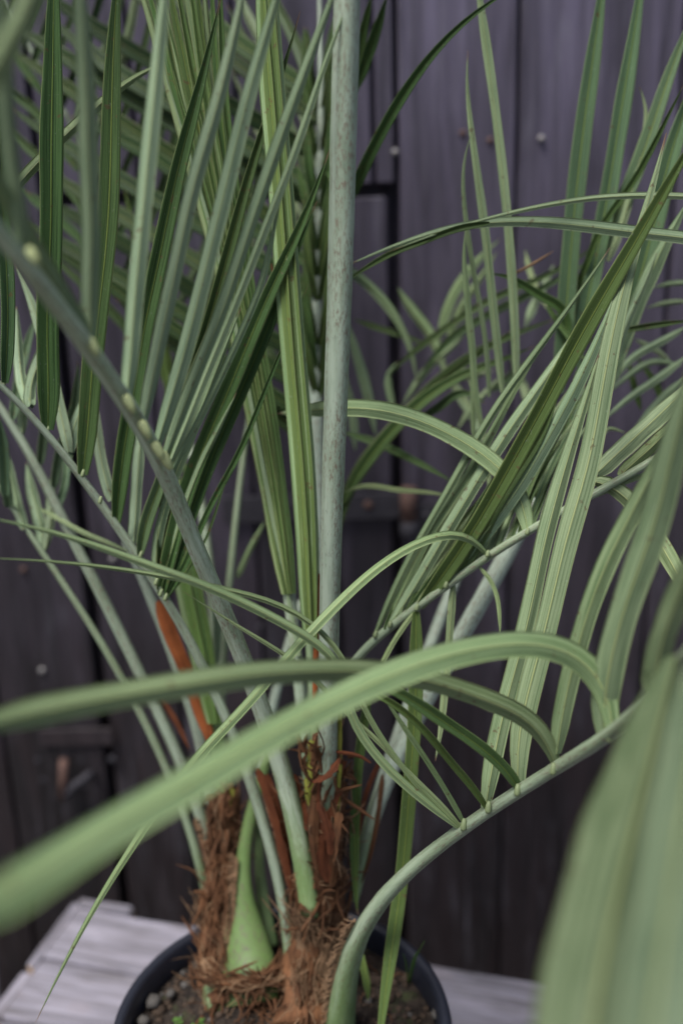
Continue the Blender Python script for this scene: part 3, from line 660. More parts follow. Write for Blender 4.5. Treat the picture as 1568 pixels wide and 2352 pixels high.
# F11 right frond
F11 = frond(palmA, 'D 1830,820,.79 E 1450,940,.82 1340,1000,.83 1250,1045,.835 1140,1112,.845 H 880,130,.85 800,180 690,250,.86 600,310 500,390,.87 370,490 260,560,.885 180,610 90,690,.90 D 770,1560,.91 748,1720,.93 745,1950,.965', '12 16 19 20 20 21 22 22 20 22 26', .5, .25, .15, n=60)
leaf(F11, 'H 190,605,.893 215,530 300,350 400,150 E 520,1080 640,850 760,650 900,480 1010,320 1110,190 1240,-10,.84', 38, 'l', 10, .45, .3, .2)
leaf(F11, 'H 230,575,.89 290,470 370,260 480,60 E 570,1060 690,860 800,640 930,440,.87', 42, 'l', -15, .5, .5, .1)
leaf(F11, 'H 262,555,.885 400,340 520,120 E 620,1080 750,860 870,690 1000,510 1120,330 1220,170,.84', 62, 'l', 8, .5, .15, .35)
leaf(F11, 'H 390,475,.878 500,330 640,130 E 740,1060 850,870 960,670 1060,470 1170,270 1280,90 1370,-50 B 1460,890 1590,670,.74 1700,480,.72', 86, U, 4, .55, .45, .0, fold=.4)
leaf(F11, 'H 480,395,.872 600,250 750,60 E 810,1110 900,950 1020,750 1130,530 1220,330 1290,130,.80', 66, 'l', -10, .55, .1, .5)
leaf(F11, 'H 640,285,.865 700,130 E 800,1120 880,1010 980,850 1080,660 1140,480,.82', 58, 'l', 10, .5, .15, .4)
leaf(F11, 'H 330,515,.882 470,320 580,170 E 650,1150 720,1050 800,900 860,760,.87', 44, U, 10, .45, .35, .1)
leaf(F11, 'H 420,460,.876 560,260 660,120 E 760,1140 830,1040,.85 930,900,.84', 40, 'l', -18, .45, .3, .25)
leaf(F11, 'H 560,340,.868 650,200 E 760,1100 850,960 950,800 1010,640,.83', 46, U, 14, .4, .4, .1)
leaf(F11, 'H 872,140,.851 882,95 866,25 E 852,1085 800,1010 700,930 560,840 400,762 300,727 200,706 70,703,.87 -40,712 -130,722,.92 -200,728 -260,735,.93', 82, 'l', -4, .58, .4, .12, fold=.2, tip=.25)
leaf(F11, 'H 692,245,.86 680,190 650,150 590,125,.84 500,140 380,185 260,250,.80 140,350 40,440,.765 G 1450,530 1350,630 1250,740 1150,880,.75 1020,1010 900,1125 I 790,90 720,200 640,310 560,430 480,560 400,690,.75 320,850 240,1000 160,1172,.76', 46, 'l', 0, .66, .5, .05, fold=.3, n=44, tip=.5)
leaf(F11, 'H 540,370,.87 530,500 520,650 500,850,.87 480,1050 458,1172,.86', 36, 'l', 0, .5, .35, .1)
leaf(F11, 'H 372,500,.875 370,600 375,720 370,900 358,1100 J 345,100,.885 330,300,.90 300,600,.91 262,850 215,1180,.90 190,1400,.89', 64, U, 0, .72, .5, .0, fold=.3, tip=.3, n=36)
leaf(F11, 'H 160,880,.93 130,1050 J 108,60 98,250 98,450 102,600 112,690,.95', 46, U, 0, .5, .35, .0)
leaf(F11, 'H 655,300,.862 700,350 735,430 745,520 748,610,.85', 20, 'l', 0, .5, .5, 0)
leaf(F11, 'H 365,500,.875 300,590 240,690 190,800 150,900,.86', 24, 'l', 10, .5, .5, 0)
leaf(F11, 'J 120,850,.955 150,980 158,1075,.955', 34, U, 0, .7, .8, 0)
leaf(F11, 'E 1160,1035,.842 1225,1040 1290,1085 1350,1150 H 1400,90 1480,220 1580,400,.80 1680,560,.78', 80, 'l', 10, .55, .45, .1)
leaf(F11, 'E 1180,1000,.84 1270,915 1400,795 1510,690,.83 1640,560,.82', 88, 'l', -8, .55, .25, .3)
leaf(F11, 'E 1280,1015,.835 1350,950 1430,880 1560,740,.80', 62, 'l', 10, .6, .6, .1)
leaf(F11, 'E 1140,1115,.845 1220,1080 1330,1030 1460,990 1600,960,.82', 26, 'l', 10, .5, .3, .2)
for k in range(22):
    t = k / 21; rq = random.Random(300 + k); bx, by = 230 + 700 * t, 580 - 480 * t; an = RAD(52 + 10 * rq.random() + 8 * t); ln = rq.uniform(560, 980)
    leaf(F11, 'H %g,%g,%g %g,%g %g,%g,%g' % (bx, by, .885 - .035 * t, bx + .35 * ln * math.cos(an + .12), by - .35 * ln * math.sin(an + .12), bx + ln * math.cos(an), by - ln * math.sin(an), .93 - .05 * rq.random()), rq.uniform(17, 36), rq.choice(['l', U]), None, rq.uniform(.4, .6), rq.uniform(.1, .4), rq.uniform(0, .3), fold=.6, tip=.6)
for (x, y, z) in [(870, 145, .845), (692, 245, .853), (505, 385, .865), (375, 485, .872), (255, 560, .88), (190, 605, .887)]: pulv(F11, 'H', x, y, z, 8, (.2, -.8))

# F12 broad pale stalk behind, upright leaflets at upper right
F12 = frond(palmA, 'E 1130,560,1.0 980,900,.99 H 880,80,.985 790,230,.98 700,385,.98 600,560,.98 500,740,.98 420,900 330,1045,.98 J 170,255,.975 120,450 95,620,.98', '16 30 38 42 42 42 40 36 30 24', .72, .0, .8)
F12b = frond(palmA, 'E 800,1000,1.06 H 640,150,1.05 540,370,1.04 470,560,1.03 410,720,1.02 350,900,1.01 J 200,150,.99 130,420,.985', '14 24 28 30 30 30', .65, .05, .8)
leaf(F12, 'H 215,1160,.966 J 150,130,.966 118,300,.966 92,460,.966', 22, 'l', 10, mats=[M_SHE, M_SHE], name='sheath_flap')
leaf(F12, 'E 1010,640,.99 1040,350 1060,50 B 1090,850 1130,500 1170,220 1205,-40,.92 1230,-260,.91', 84, U, 0, .62, .1, .3, fold=.45)
leaf(F12, 'E 1080,520,.99 1130,280 1170,80 B 1230,880 1280,550 1330,260 1378,-40,.93 1400,-250,.92', 80, U, 4, .62, .1, .3, fold=.45)
leaf(F12, 'E 1060,420,1.0 1080,300 B 1200,1100 1330,850 1420,600 1490,380 1570,160,.93 1640,0,.92', 72, U, -6, .55, .1, .35, fold=.4)
leaf(F12, 'E 1260,520,.98 1330,280 B 1440,1000 1500,720 1590,450,.92 1650,250,.9', 90, U, 8, .6, .15, .3)
leaf(F12, 'E 1230,600,.98 1300,400 1400,150 1500,-60 B 1590,900,.9', 74, 'l', -8, .5, .2, .35)
leaf(F12, 'E 1040,240,.99 1110,140 B 1200,1005 1330,845 1410,700 1500,520 1570,375,.88', 32, U, 0, .4, .5, .0)
leaf(F12, 'B 1230,1170,.97 1290,1020 1340,850 1390,640 1395,430,.95 1370,385,.95', 40, 'l', 0, .5, .3, .2, tip=.6)
leaf(F12, 'E 760,640,.95 735,400 705,150 B 690,1100 670,950 640,740 620,590 600,430 585,300 605,225,.90', 40, 'l', 4, .55, .25, .2, tip=.5)
leaf(F12, 'E 820,600,.95 818,400 800,130 B 790,1080 770,880 740,600 700,300 652,-30,.90 630,-200,.89', 42, 'l', -4, .52, .2, .2, fold=.5, tip=.2)
leaf(F12, 'E 700,660,.95 690,450 650,200 B 620,1160 595,1000 580,850 580,690 622,590,.90', 24, 'l', 0, .52, .3, .2)
leaf(F12, 'E 665,780,.95 640,690 625,450 600,200 585,20 B 590,1040,.91 600,1000,.91', 32, 'l', 0, .5, .35, .1)
leaf(F12, 'E 630,840,.96 625,640 620,450 595,300 600,200,.93', 22, 'l', 0, .5, .4, .1)
leaf(F12, 'E 1045,420,.98 1030,260 950,222 870,172 785,118,.95 700,105,.95', 46, U, 10, .45, .45, .0, tip=.5)
leaf(F12, 'E 770,115,.95 810,105 880,70 940,35 988,4,.95', 14, 'l', 0, mats=[M_STR, M_STR], base=.5)
leaf(F12, 'E 1260,520,.95 1290,400 1330,290 1400,140 1450,12,.90', 38, 'l', 5, .62, .05, .6, tip=.5)
leaf(F12, 'E 1120,480,.97 1165,545 1170,600,.96', 22, U, 0, .4, .4, 0); leaf(F12, 'E 960,250,.98 1010,330 1080,420 1130,500,.96', 24, U, 0, .45, .4, 0)
for s, wd, b, ye, bl, sd in [('E 1590,145,1.03 1500,155 1430,170,1.05', 30, .55, .2, .4, 'l'), ('E 1590,230,1.03 1480,240 1400,262,1.05', 30, .55, .2, .4, 'l'), ('E 1590,340,1.0 1450,420 1340,480 1230,640,1.02', 42, .5, .1, .5, 'l'),
                  ('E 1590,470,1.0 1450,580 1330,660 1200,770,1.02', 42, .5, .1, .5, 'l'), ('E 1600,315,.93 1450,335 1340,352 1190,385 1100,440,.97', 32, .3, .3, 0, U), ('E 1560,520,1.04 1430,500 1330,560 1220,650,1.05', 36, .5, .1, .4, 'l'),
                  ('E 1350,400,1.06 1450,450 1530,520,1.06', 30, .4, .2, .3, 'l'), ('E 1380,720,1.06 1340,560 1320,480,1.06', 34, .35, .3, 0, U), ('E 1500,740,1.06 1440,600 1350,470,1.06', 36, .35, .3, 0, U), ('E 1590,560,1.04 1460,680 1340,830 1240,930,1.03', 46, .4, .2, .3, 'l')]:
    leaf(F12, s, wd * .9, sd, None, b, ye, bl, base=.1, rise=.3, tip=.55)
leaf(F12, 'E 1020,960,.97 1060,700 1100,560 1110,480,.97', 46, U, 5, .4, .2, .2); leaf(F12, 'E 900,1110,.96 930,1000 970,860 960,740,.97', 36, U, 5, .45, .3, .1); leaf(F12, 'E 860,1100,.95 1000,930 1090,780 1130,600,.93', 52, 'l', 5, .5, .2, .4)
leaf(F12, 'E 1180,880,.95 1230,800 1310,820,.96', 18, 'l', 5, .4, .3, .1); leaf(F12, 'E 700,1060,.95 690,900 650,720 600,560,.98', 22, 'l', 0, .5, .3, .1)

# leaflets reaching right from the back frond F10 (dark, softly out of focus)
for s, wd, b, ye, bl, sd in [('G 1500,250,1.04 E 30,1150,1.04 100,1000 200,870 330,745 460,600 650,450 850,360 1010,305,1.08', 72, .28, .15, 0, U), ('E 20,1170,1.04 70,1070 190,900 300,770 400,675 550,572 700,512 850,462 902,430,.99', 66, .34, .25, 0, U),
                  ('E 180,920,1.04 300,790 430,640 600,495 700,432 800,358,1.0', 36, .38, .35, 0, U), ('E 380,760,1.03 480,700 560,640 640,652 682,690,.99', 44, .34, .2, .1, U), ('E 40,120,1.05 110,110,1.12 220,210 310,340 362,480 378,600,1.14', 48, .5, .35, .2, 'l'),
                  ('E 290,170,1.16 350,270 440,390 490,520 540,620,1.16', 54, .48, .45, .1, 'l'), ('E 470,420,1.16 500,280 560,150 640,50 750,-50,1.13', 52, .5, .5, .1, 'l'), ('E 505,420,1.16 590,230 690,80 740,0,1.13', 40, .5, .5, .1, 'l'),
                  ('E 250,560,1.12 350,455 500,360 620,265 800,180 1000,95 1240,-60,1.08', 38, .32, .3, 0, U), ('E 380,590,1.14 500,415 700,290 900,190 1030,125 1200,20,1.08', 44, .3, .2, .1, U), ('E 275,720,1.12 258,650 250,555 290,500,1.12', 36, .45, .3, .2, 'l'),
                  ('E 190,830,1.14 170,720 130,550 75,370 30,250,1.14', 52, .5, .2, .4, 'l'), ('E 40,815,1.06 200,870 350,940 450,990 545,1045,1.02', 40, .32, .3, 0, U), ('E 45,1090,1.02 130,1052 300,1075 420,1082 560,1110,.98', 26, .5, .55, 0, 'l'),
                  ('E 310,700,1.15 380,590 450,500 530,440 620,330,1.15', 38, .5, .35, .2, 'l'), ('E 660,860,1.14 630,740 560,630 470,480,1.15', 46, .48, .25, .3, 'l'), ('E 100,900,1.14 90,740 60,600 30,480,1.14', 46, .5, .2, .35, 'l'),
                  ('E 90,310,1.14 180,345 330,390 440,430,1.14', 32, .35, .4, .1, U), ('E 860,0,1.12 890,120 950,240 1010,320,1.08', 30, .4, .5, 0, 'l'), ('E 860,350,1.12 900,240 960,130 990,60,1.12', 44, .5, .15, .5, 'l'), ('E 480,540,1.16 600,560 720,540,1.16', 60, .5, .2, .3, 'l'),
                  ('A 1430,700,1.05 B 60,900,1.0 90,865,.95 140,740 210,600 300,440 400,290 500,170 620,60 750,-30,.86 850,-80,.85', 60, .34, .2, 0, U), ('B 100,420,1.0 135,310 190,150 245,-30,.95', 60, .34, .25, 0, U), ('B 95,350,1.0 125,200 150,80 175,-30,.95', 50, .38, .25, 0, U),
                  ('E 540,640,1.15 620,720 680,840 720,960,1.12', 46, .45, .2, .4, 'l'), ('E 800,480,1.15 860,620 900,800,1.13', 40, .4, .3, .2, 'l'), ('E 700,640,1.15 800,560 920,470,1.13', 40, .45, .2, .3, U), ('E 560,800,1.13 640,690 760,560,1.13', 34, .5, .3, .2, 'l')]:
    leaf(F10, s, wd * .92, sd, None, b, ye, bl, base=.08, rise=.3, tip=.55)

# long leaflets reaching in from the far end of F11
leaf(F11, 'D 1830,825,.79 1790,620,.82 B 1700,1075 1568,1060,.85 1400,1050 1150,1012 900,990 700,990 500,1022 350,1072 200,1130 90,1172 E 40,80,.89', 58, 'l', 0, .6, .1, .45, fold=.25, tip=.55, n=36)
leaf(F11, 'D 1840,815,.79 1800,490,.82 B 1700,880 1568,877,.84 1300,872 1080,892 900,928 750,962 600,1003 400,1062 250,1130,.87', 30, 'l', 0, .58, .15, .35, fold=.3, tip=.5, n=32)
leaf(F11, 'B 700,1000,.86 560,1022,.86 400,1085 260,1135 E 180,62 90,118 40,150,.90', 30, U, 8, .3, .25, 0)

# F13 near right frond, its leaflets cross the picture
F13 = frond(palmA, 'D 1900,1190,.40 1700,1370,.46 1568,1510,.53 1500,1595,.60 H 1280,1035,.66 1220,1072,.68 1110,1130,.71 J 1000,30,.735 830,135,.765 700,212,.785 580,300,.805 440,400,.825 330,490,.845 230,590,.865 150,690,.885 80,820,.905 40,1000,.925 25,1200,.945', '18 28 34 36 34 33 31 30 32 36 44 60 80', .50, .25, .2, seg=18, n=64)
leaf(F13, 'J 680,220,.785 700,100 H 722,1130 790,850 862,600 905,400 955,150 E 1000,1110 1070,870 1140,650 1200,440,.79', 84, 'l', 10, .52, .35, .25, fold=.5, n=32)
leaf(F13, 'J 830,135,.765 H 800,1150 870,880 945,600 1015,300 1085,20 E 1115,1090 1175,800 1225,500 1290,200 1350,-20 B 1400,950 1440,800 1492,595,.78', 104, 'l', -8, .56, .3, .25, fold=.45, n=36, tip=.5)
leaf(F13, 'H 1000,1140,.73 1010,1050 1060,800 1110,600 1180,380 1270,180 1370,0,.67 E 1450,960 1600,660,.62', 92, 'l', 5, .5, .4, .15, fold=.4)
leaf(F13, 'H 1212,1065,.68 1205,950 1245,700 1330,400 1420,180 1475,10 E 1480,1080 1525,880 1600,600,.56 1680,300,.54', 140, 'l', 4, .52, .3, .3, fold=.35)
leaf(F13, 'D 1495,1600,.60 H 1440,790 1490,580 1560,400 1650,150,.52', 120, 'l', 8, .48, .35, .15)
leaf(F13, 'H 1252,1060,.672 1268,950 1242,850 1180,745 1080,672,.66 950,642 800,640 600,672,.61 400,730 200,805 0,905,.54 G 1350,970 1200,1060,.49 1000,1172 I 880,85,.445 600,232 300,420,.37 100,560 -70,650,.325 -300,790,.30', 138, 'l', 6, .66, .45, .08, fold=.2, n=48, tip=.08)
leaf(F13, 'J 1000,25,.735 H 965,1070 900,985 800,935 650,885 480,822,.68 300,785 100,765 G 1490,765,.61 1300,768 1000,800,.55 800,835 500,885 200,945 0,990,.47 -200,1040,.45', 108, 'l', -14, .66, .45, .1, fold=.4, n=40, tip=.1)
leaf(F13, 'J 835,130,.765 790,50 H 700,1140 600,1062 480,985 380,912 280,855 150,800 50,780,.70', 58, U, 10, .5, .35, .05, fold=.5)
leaf(F13, 'J 690,212,.785 640,130 560,40 H 510,1150 400,1020 300,930 200,872 100,830 20,800,.72', 36, U, 0, .45, .4, .0)
leaf(F13, 'J 590,285,.80 540,190 480,90 H 410,1150 320,1020 240,900 200,840,.76', 26, 'l', 0, .5, .45, .0)
leaf(F13, 'J 575,292,.80 500,200 400,110 300,20 H 260,1130 160,1040 60,960 G 1440,830 1300,705 1100,590 950,490 820,410,.76', 24, 'l', 0, .5, .4, .1, n=32)
leaf(F13, 'J 562,296,.80 480,230 350,130 220,20 H 180,1130 100,1030 30,900 G 1568,725 1500,690,.755 1350,592 1150,490 950,392 750,322 600,270,.71 400,190 200,130 0,90,.67 -150,60,.65', 44, 'l', 0, .55, .4, .1, n=40)
leaf(F13, 'J 570,296,.80 470,215 H 240,1100 90,860 G 1568,690 1450,592,.77 1300,470 1000,402 850,362 650,325,.74 400,290 200,270 0,262,.70 -120,258,.69', 27, 'l', 0, .5, .45, .05, n=36)
for (x, y, z) in [(585, 290, .795), (695, 212, .775), (825, 135, .755), (985, 40, .725)]: pulv(F13, 'J', x, y, z, 11, (.1, -1))
pulv(F13, 'H', 1240, 1060, .665, 13, (.1, -1))
# close leaflets hanging towards the lens at right
leaf(F13, 'D 1552,1505,.52 1520,1620,.49 1490,1760,.455 1455,1900,.425 1410,2080,.395 1365,2300,.365 1340,2480,.345 1325,2650,.33', 420, 'l', -14, .08, .35, .1, fold=.6, base=.25, tip=.1, rise=.6)
leaf(F13, 'D 1640,1420,.48 1600,1650,.42 1560,1900,.37 1525,2150,.33 1490,2400,.30 1460,2650,.28', 330, 'l', 16, .12, .1, .5, fold=.5, base=.3, tip=.1, rise=.3)

# ------------------------------------------------------------------ trunks with fibre
def trunk(parent, path, wid, seed):
    c, L = spline([P(*p) for p in parse(path)], 26); wl = [float(q) for q in wid.split()]
    ww = np.interp(np.linspace(0, 1, 26), np.linspace(0, 1, len(wl)), wl)
    r = [ww[i] / 2 * (c[i] - CAM).dot(AX[2]) / F for i in range(26)]
    v, f, uv = tube_data(c, r, 22, 1, lump=.45); mesh_obj('trunk', v, f, M_FIB, parent, uv)
    bag = Bag(); rn = random.Random(seed)
    for k in range(160):
        i = rn.randrange(1, 24); a = rn.uniform(0, 6.283); t = (c[i + 1] - c[i - 1]).normalized()
        s = t.cross(Vector((0, 1, 0))).normalized(); b = t.cross(s); d = s * math.cos(a) + b * math.sin(a)
        p0 = c[i] + d * r[i] * rn.uniform(.85, 1.05); ln = rn.uniform(.008, .040)
        dirn = (t * rn.uniform(-1, 1.4) + d * rn.uniform(0, .22) + Vector((rn.uniform(-.35, .35), rn.uniform(-.35, .35), rn.uniform(-.3, .3)))).normalized()
        p1 = p0 + dirn * ln * .5 + d * rn.uniform(-.002, .006); p2 = p0 + dirn * ln + Vector((rn.uniform(-1, 1), rn.uniform(-1, 1), rn.uniform(-1, 1))) * ln * .22
        q, _ = spline([p0, p1, p2], 6); rr = rn.uniform(.00018, .00055)
        vv, ff, uu = tube_data(q, [rr, rr, rr, rr, rr * .8, rr * .4], 4, cap=False); bag.add(vv, ff, uu)
    tag(bag.build('trunk_fibres', M_STR, parent), kind='stuff')
trunk(palmA, 'D 700,2360,.955 708,2240,.982 728,2120,.98 738,2000,.965 748,1880,.945 748,1770,.928 745,1690,.915', '124 112 106 100 94 84 50', 3)
trunk(palmB, 'D 512,2320,.995 508,2230,1.02 505,2100,1.038 510,1980,1.045 515,1890,1.048 518,1810,1.05', '112 92 78 74 72 56', 4)
# sheath pieces on the trunks
def flap(parent, path, w, mat=None, roll=10, **k): return leaf(parent, path, w, 'l', roll, mats=[mat or M_SHE] * 2, name='sheath_flap', base=k.pop('base', .6), fold=k.pop('fold', .3), tip=k.pop('tip', .4), tipw=k.pop('tipw', .35), **k)
flap(palmA, 'I 1300,60,.925 1330,170,.925 1365,260,.925 1390,330,.93', 55, roll=25)
flap(palmA, 'G 1400,1080,.90 I 1388,0,.905 1382,90,.905 1385,200,.915', 34, M_YEL, tip=.2, ragged=.5, base=.9)
flap(palmA, 'I 1545,0,.90 1500,70,.905 1460,170,.91 1440,330,.92', 42, roll=-25)
flap(palmA, 'I 1400,-80,.90 1420,100,.905 1400,300,.915 1420,500,.925', 50, M_FIB)
flap(palmA, 'G 1512,780,.875 1514,1000,.888 I 1510,100,.905 1500,260,.92 1490,380,.935', 26, M_YEL, roll=40, tip=.3, ragged=.3)
flap(palmA, 'I 1400,620,.955 1380,740,.965 1400,850,.975', 110, M_STR, roll=0)
flap(palmA, 'H 10,1130,.89 120,1150,.885 170,1180,.885', 16, roll=30); flap(palmA, 'I 1450,320,.93 1470,430,.935 1450,560,.94', 46); flap(palmA, 'I 1360,330,.935 1390,450,.94 1400,600,.95', 40, M_FIB)
flap(palmA, 'I 1150,30,.942 1208,200,.950 1262,400,.958 1312,620,.972', 36, M_SHE, roll=25, base=.3, ragged=.3); flap(palmA, 'I 1190,60,.965 1250,260,.972 1300,480,.982', 40, roll=20)
flap(palmA, 'J 222,60,.968 200,250,.968 160,440,.972 118,560,.975', 22, M_FIB, roll=10); flap(palmA, 'J 30,300,.96 15,480,.965 0,620,.97', 50, M_FIB)
flap(palmB, 'G 920,930,1.02 945,1020,1.03 960,1120,1.04', 60, M_FIB); flap(palmB, 'I 1020,90,1.035 1000,200,1.04 990,320,1.045', 60, M_FIB); flap(palmB, 'I 1040,120,1.03 1035,220,1.035 1020,300,1.04', 22, M_YEL)
flap(palmB, 'I 880,200,1.03 905,330,1.035 940,470,1.04 955,600,1.045', 26, M_FIB, roll=30)
def tangle(parent, path, count, half, seed, mat, rr=(.0002, .0007), ln=(.012, .05), depth=(.012, .035)):
    c, L = spline([P(*p) for p in parse(path)], 40); rn = random.Random(seed); bag = Bag()
    for k in range(count):
        i = rn.randrange(1, 38); t = (c[i + 1] - c[i - 1]).normalized(); z = (c[i] - CAM).dot(AX[2])
        o = rn.gauss(0, .45) * half * z / F; p0 = c[i] + AX[0] * o - AX[2] * (rn.uniform(*depth) * math.sqrt(max(.05, 1 - min(1, abs(o) / (half * z / F)) ** 2)))
        l = rn.uniform(*ln); d = (t * rn.choice([-1, 1]) + Vector((rn.gauss(0, .35), rn.gauss(0, .25), rn.gauss(0, .3)))).normalized()
        q = [p0, p0 + d * l * .4 + Vector((rn.gauss(0, 1), rn.gauss(0, 1), rn.gauss(0, 1))) * l * .07, p0 + d * l * .8 + Vector((rn.gauss(0, 1), rn.gauss(0, 1), rn.gauss(0, 1))) * l * .16]
        q, _ = spline(q, 6); r = rn.uniform(*rr); vv, ff, uu = tube_data(q, [r, r, r, r, r * .8, r * .3], 4, cap=False); bag.add(vv, ff, uu)
    tag(bag.build('fibre_tangle', mat, parent), kind='stuff')
tangle(palmA, 'D 745,1760,.93 748,1900,.95 742,2020,.97 730,2130,.985 710,2240,.985 700,2350,.96', 240, 62, 21, M_STR)
tangle(palmA, 'D 740,1700,.915 745,1850,.945 740,2000,.965 720,2200,.985 700,2350,.96', 460, 60, 22, M_FIB, (.0006, .0022), depth=(.008, .03))
tangle(palmA, 'D 700,2090,.965 735,2150,.975 690,2330,.965', 300, 56, 23, M_STR, depth=(.0, .03))
tangle(palmB, 'D 520,1810,1.05 512,1900,1.055 505,2060,1.045 505,2180,1.03 505,2300,1.0', 380, 40, 24, M_FIB, (.0006, .0022), depth=(.006, .03))
tangle(palmB, 'D 520,1830,1.05 512,1950,1.055 505,2080,1.045 515,2200,1.025 510,2310,.995', 160, 42, 25, M_STR, depth=(.006, .03))
for k, (p_, w_, m_) in enumerate([('I 1520,-10,.885 1470,60,.885 1400,90,.89', 26, M_SHE), ('I 1430,180,.90 1470,300,.90 1480,420,.905', 44, M_SHE), ('I 1520,230,.905 1500,330,.905 1490,450,.91', 36, M_FIB), ('I 1460,330,.905 1450,430,.91 1465,540,.92', 56, M_SHE), ('I 1440,60,.895 1430,180,.90 1445,260,.905', 22, M_SHE), ('I 1520,120,.905 1480,210,.91 1450,330,.915', 46, M_SHE), ('I 1400,150,.915 1420,300,.92 1405,430,.93', 60, M_SHE), ('I 1480,330,.92 1500,430,.925 1485,560,.935', 50, M_FIB),
        ('I 1430,480,.93 1460,600,.94 1440,720,.95', 70, M_FIB), ('I 1340,640,.945 1400,660,.945 1480,640,.95', 40, M_FIB), ('I 1330,690,.95 1350,800,.96 1345,930,.965', 52, M_STR), ('I 1420,720,.95 1400,820,.96 1420,960,.965', 60, M_FIB),
        ('I 1480,820,.945 1450,920,.955 1470,1040,.96', 50, M_STR), ('I 1380,900,.96 1400,1000,.965 1390,1120,.965', 64, M_FIB), ('I 1320,120,.925 1345,220,.925 1380,310,.925', 40, M_SHE)]):
    flap(palmA, p_, w_, m_, roll=random.Random(k).uniform(-35, 35), ragged=.5, twist=40)
for k, (p_, w_, m_) in enumerate([('I 950,140,1.03 960,260,1.035 985,380,1.04', 50, M_FIB), ('I 1060,170,1.03 1050,300,1.035 1040,430,1.04', 46, M_FIB), ('I 1000,330,1.04 1015,450,1.045 1010,600,1.05', 60, M_SHE), ('I 960,620,1.03 985,740,1.02 970,900,1.01', 70, M_FIB),
        ('I 1010,680,1.025 1000,800,1.015 1010,950,1.005', 50, M_STR), ('I 920,820,1.015 935,900,1.01 930,1000,1.0', 46, M_STR)]):
    flap(palmB, p_, w_, m_, roll=random.Random(k + 50).uniform(-35, 35), ragged=.5, twist=40)
# green swollen leaf base and its neighbours
gb = frond(palmB, 'I 1210,-60,1.03 1180,60,1.03 1130,200,1.03 1095,380,1.03 1080,560,1.025 1090,720,1.02 1112,860,1.014 1125,985,1.0 1130,1090,.985', '22 26 29 32 38 62 104 134 140', .26, 1.0, .0, name='leaf_base', flat=.55, n=36)
g2 = frond(palmB, 'I 1170,200,1.07 1160,350,1.07 1165,520,1.07 1185,680,1.06 1205,830,1.05', '18 24 26 34 44', .36, .8, .0, name='leaf_base', flat=.6)
g3 = frond(palmB, 'I 950,960,1.0 945,1020,.99 955,1090,.982 962,1150,.978', '18 38 44 36', .3, .8, .0, name='leaf_base', flat=.5)
flap(palmB, 'I 925,880,1.0 940,950,.995 955,1020,.99', 60, M_STR); flap(palmB, 'I 960,480,1.045 975,580,1.05 990,680,1.055', 40, M_YEL)
tangle(palmB, 'I 980,950,.985 1060,975,.985 1150,965,.985 1240,900,1.0', 150, 24, 26, M_FIB, (.0004, .0016), depth=(.0, .02))
tangle(palmB, 'I 960,960,.985 1060,990,.98 1150,980,.98 1250,930,.995', 70, 30, 27, M_STR, depth=(.0, .02))
# spines and fuzz along stalk edges
def fuzz(parent, path, nsp, side, seed, ln=(.004, .011)):
    c, L = spline([P(*p) for p in parse(path)], 40); bag = Bag(); rn = random.Random(seed)
    for k in range(nsp):
        i = rn.randrange(1, 38); t = (c[i + 1] - c[i]).normalized(); s = AX[0] * side
        p0 = c[i].lerp(c[i + 1], rn.random()); l = rn.uniform(*ln)
        d = (s * rn.uniform(.3, 1) - t * rn.uniform(-.2, .9) - AX[2] * rn.uniform(-.2, .5)).normalized()
        q = [p0 - d * .002, p0 + d * l * .6, p0 + d * l + Vector((rn.uniform(-1, 1), rn.uniform(-1, 1), rn.uniform(-1, 1))) * l * .3]
        vv, ff, uu = tube_data(q, [.0010, .0007, .0002], 4, cap=False); bag.add(vv, ff, uu)
    tag(bag.build('edge_fibres', M_STR, parent), kind='stuff')
fuzz(F13, 'J -20,1170,.935 -5,1000,.92 30,850,.905 100,700,.885', 130, -1, 1); fuzz(F3, 'I 1175,120,.955 1240,350,.965 1290,600,.98 1325,800,.985 1330,1000,.99', 120, 1, 2)
fuzz(gb, 'I 1060,420,1.02 1048,600,1.015 1035,780,1.01 1015,950,1.0', 160, -1, 3); fuzz(F5, 'I 870,250,1.03 925,430,1.035 968,620,1.045 975,740,1.05', 90, 1, 4)
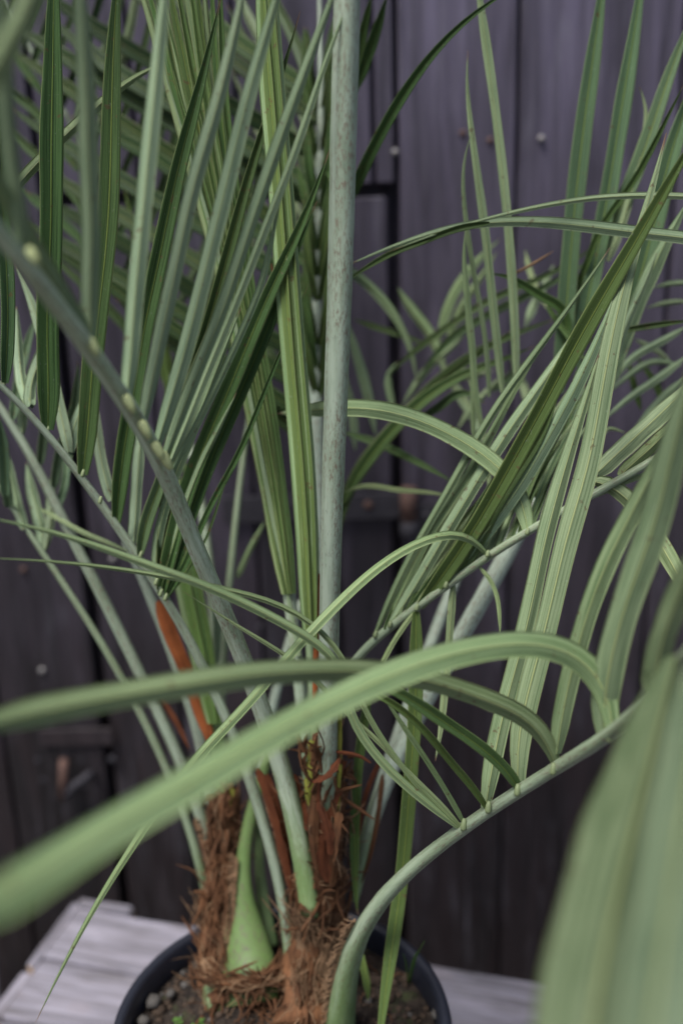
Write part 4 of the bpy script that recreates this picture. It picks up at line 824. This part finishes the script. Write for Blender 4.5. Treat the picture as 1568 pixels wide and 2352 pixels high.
# loose fibres and dead roots over the soil
bag = Bag(); rn = random.Random(11)
for k in range(240):
    x, y = rn.gauss(670, 110), rn.gauss(2270, 55)
    p = on_plane(x, y, 2, SZ)
    if (Vector((p.x, p.y)) - Vector((PC.x, PC.y))).length > .125: continue
    q = []; a = rn.uniform(0, 6.28); l = rn.uniform(.012, .05)
    for j in range(4):
        xx, yy = p.x + math.cos(a) * l * j / 3, p.y + math.sin(a) * l * j / 3; a += rn.uniform(-.5, .5)
        q.append(Vector((xx, yy, SZ + soil_h(xx - PC.x, yy - PC.y) + rn.uniform(.001, .010))))
    q, _ = spline(q, 7); rr = rn.uniform(.0003, .0009)
    vv, ff, uu = tube_data(q, [rr] * 7, 4, cap=False); bag.add(vv, ff, uu)
tag(bag.build('litter_fibres', M_FIB, soil), kind='stuff')
# tiny weeds on the soil
def weed(px, py, n, h, seed, label):
    base = on_plane(px, py, 2, SZ + .003); rn = random.Random(seed); root = empty('weed', base, label, 'weed')
    for k in range(n):
        a = rn.uniform(0, 6.28); r = rn.uniform(.3, .8) * h; top = base + Vector((math.cos(a) * r, math.sin(a) * r, h * rn.uniform(.6, 1)))
        q, _ = spline([base, base.lerp(top, .5) + Vector((0, 0, h * .2)), top], 6)
        vv, ff, uu = tube_data(q, [.0005] * 6, 5); mesh_obj('stem', vv, ff, M_WEED, root, uu)
        for m in range(3):
            b = a + m * 2.1; d = Vector((math.cos(b), math.sin(b), .15)); s = Vector((-math.sin(b), math.cos(b), 0)); l = h * .38
            v = [top, top + d * l * .5 + s * l * .42, top + d * l * .95 + s * l * .3, top + d * l * .85, top + d * l * .95 - s * l * .3, top + d * l * .5 - s * l * .42]
            v += [q_ - Vector((0, 0, .0004)) for q_ in v]
            mesh_obj('leaf', v, [(0, 1, 2, 3), (0, 3, 4, 5), (9, 8, 7, 6), (11, 10, 9, 6), (0, 6, 7, 1), (1, 7, 8, 2), (2, 8, 9, 3), (3, 9, 10, 4), (4, 10, 11, 5), (5, 11, 6, 0)], M_WEED, root, smooth=False)
weed(402, 2362, 4, .008, 1, 'tiny clover weed in open soil near the pale pebbles'); weed(452, 2362, 4, .008, 2, 'tiny clover weed beside the cut green leaf stub')
root = empty('weed', on_plane(938, 2262, 2, SZ), 'thin pale grassy sprout leaning out over the pot rim', 'weed')
for e, b in (((975, 2160, .93), .5), ((958, 2185, .945), .6), ((925, 2190, .94), .5)):
    p0 = on_plane(938, 2262, 2, SZ - .002); p2 = P(*e); q, _ = spline([p0, p0.lerp(p2, b) + Vector((0, 0, .008)), p2], 8)
    vv, ff, uu = tube_data(q, [.0011, .0011, .001, .001, .0009, .0007, .0005, .0002], 5, .4); mesh_obj('blade', vv, ff, M_WEED, root, uu)
print('leaflets', cnt[0])
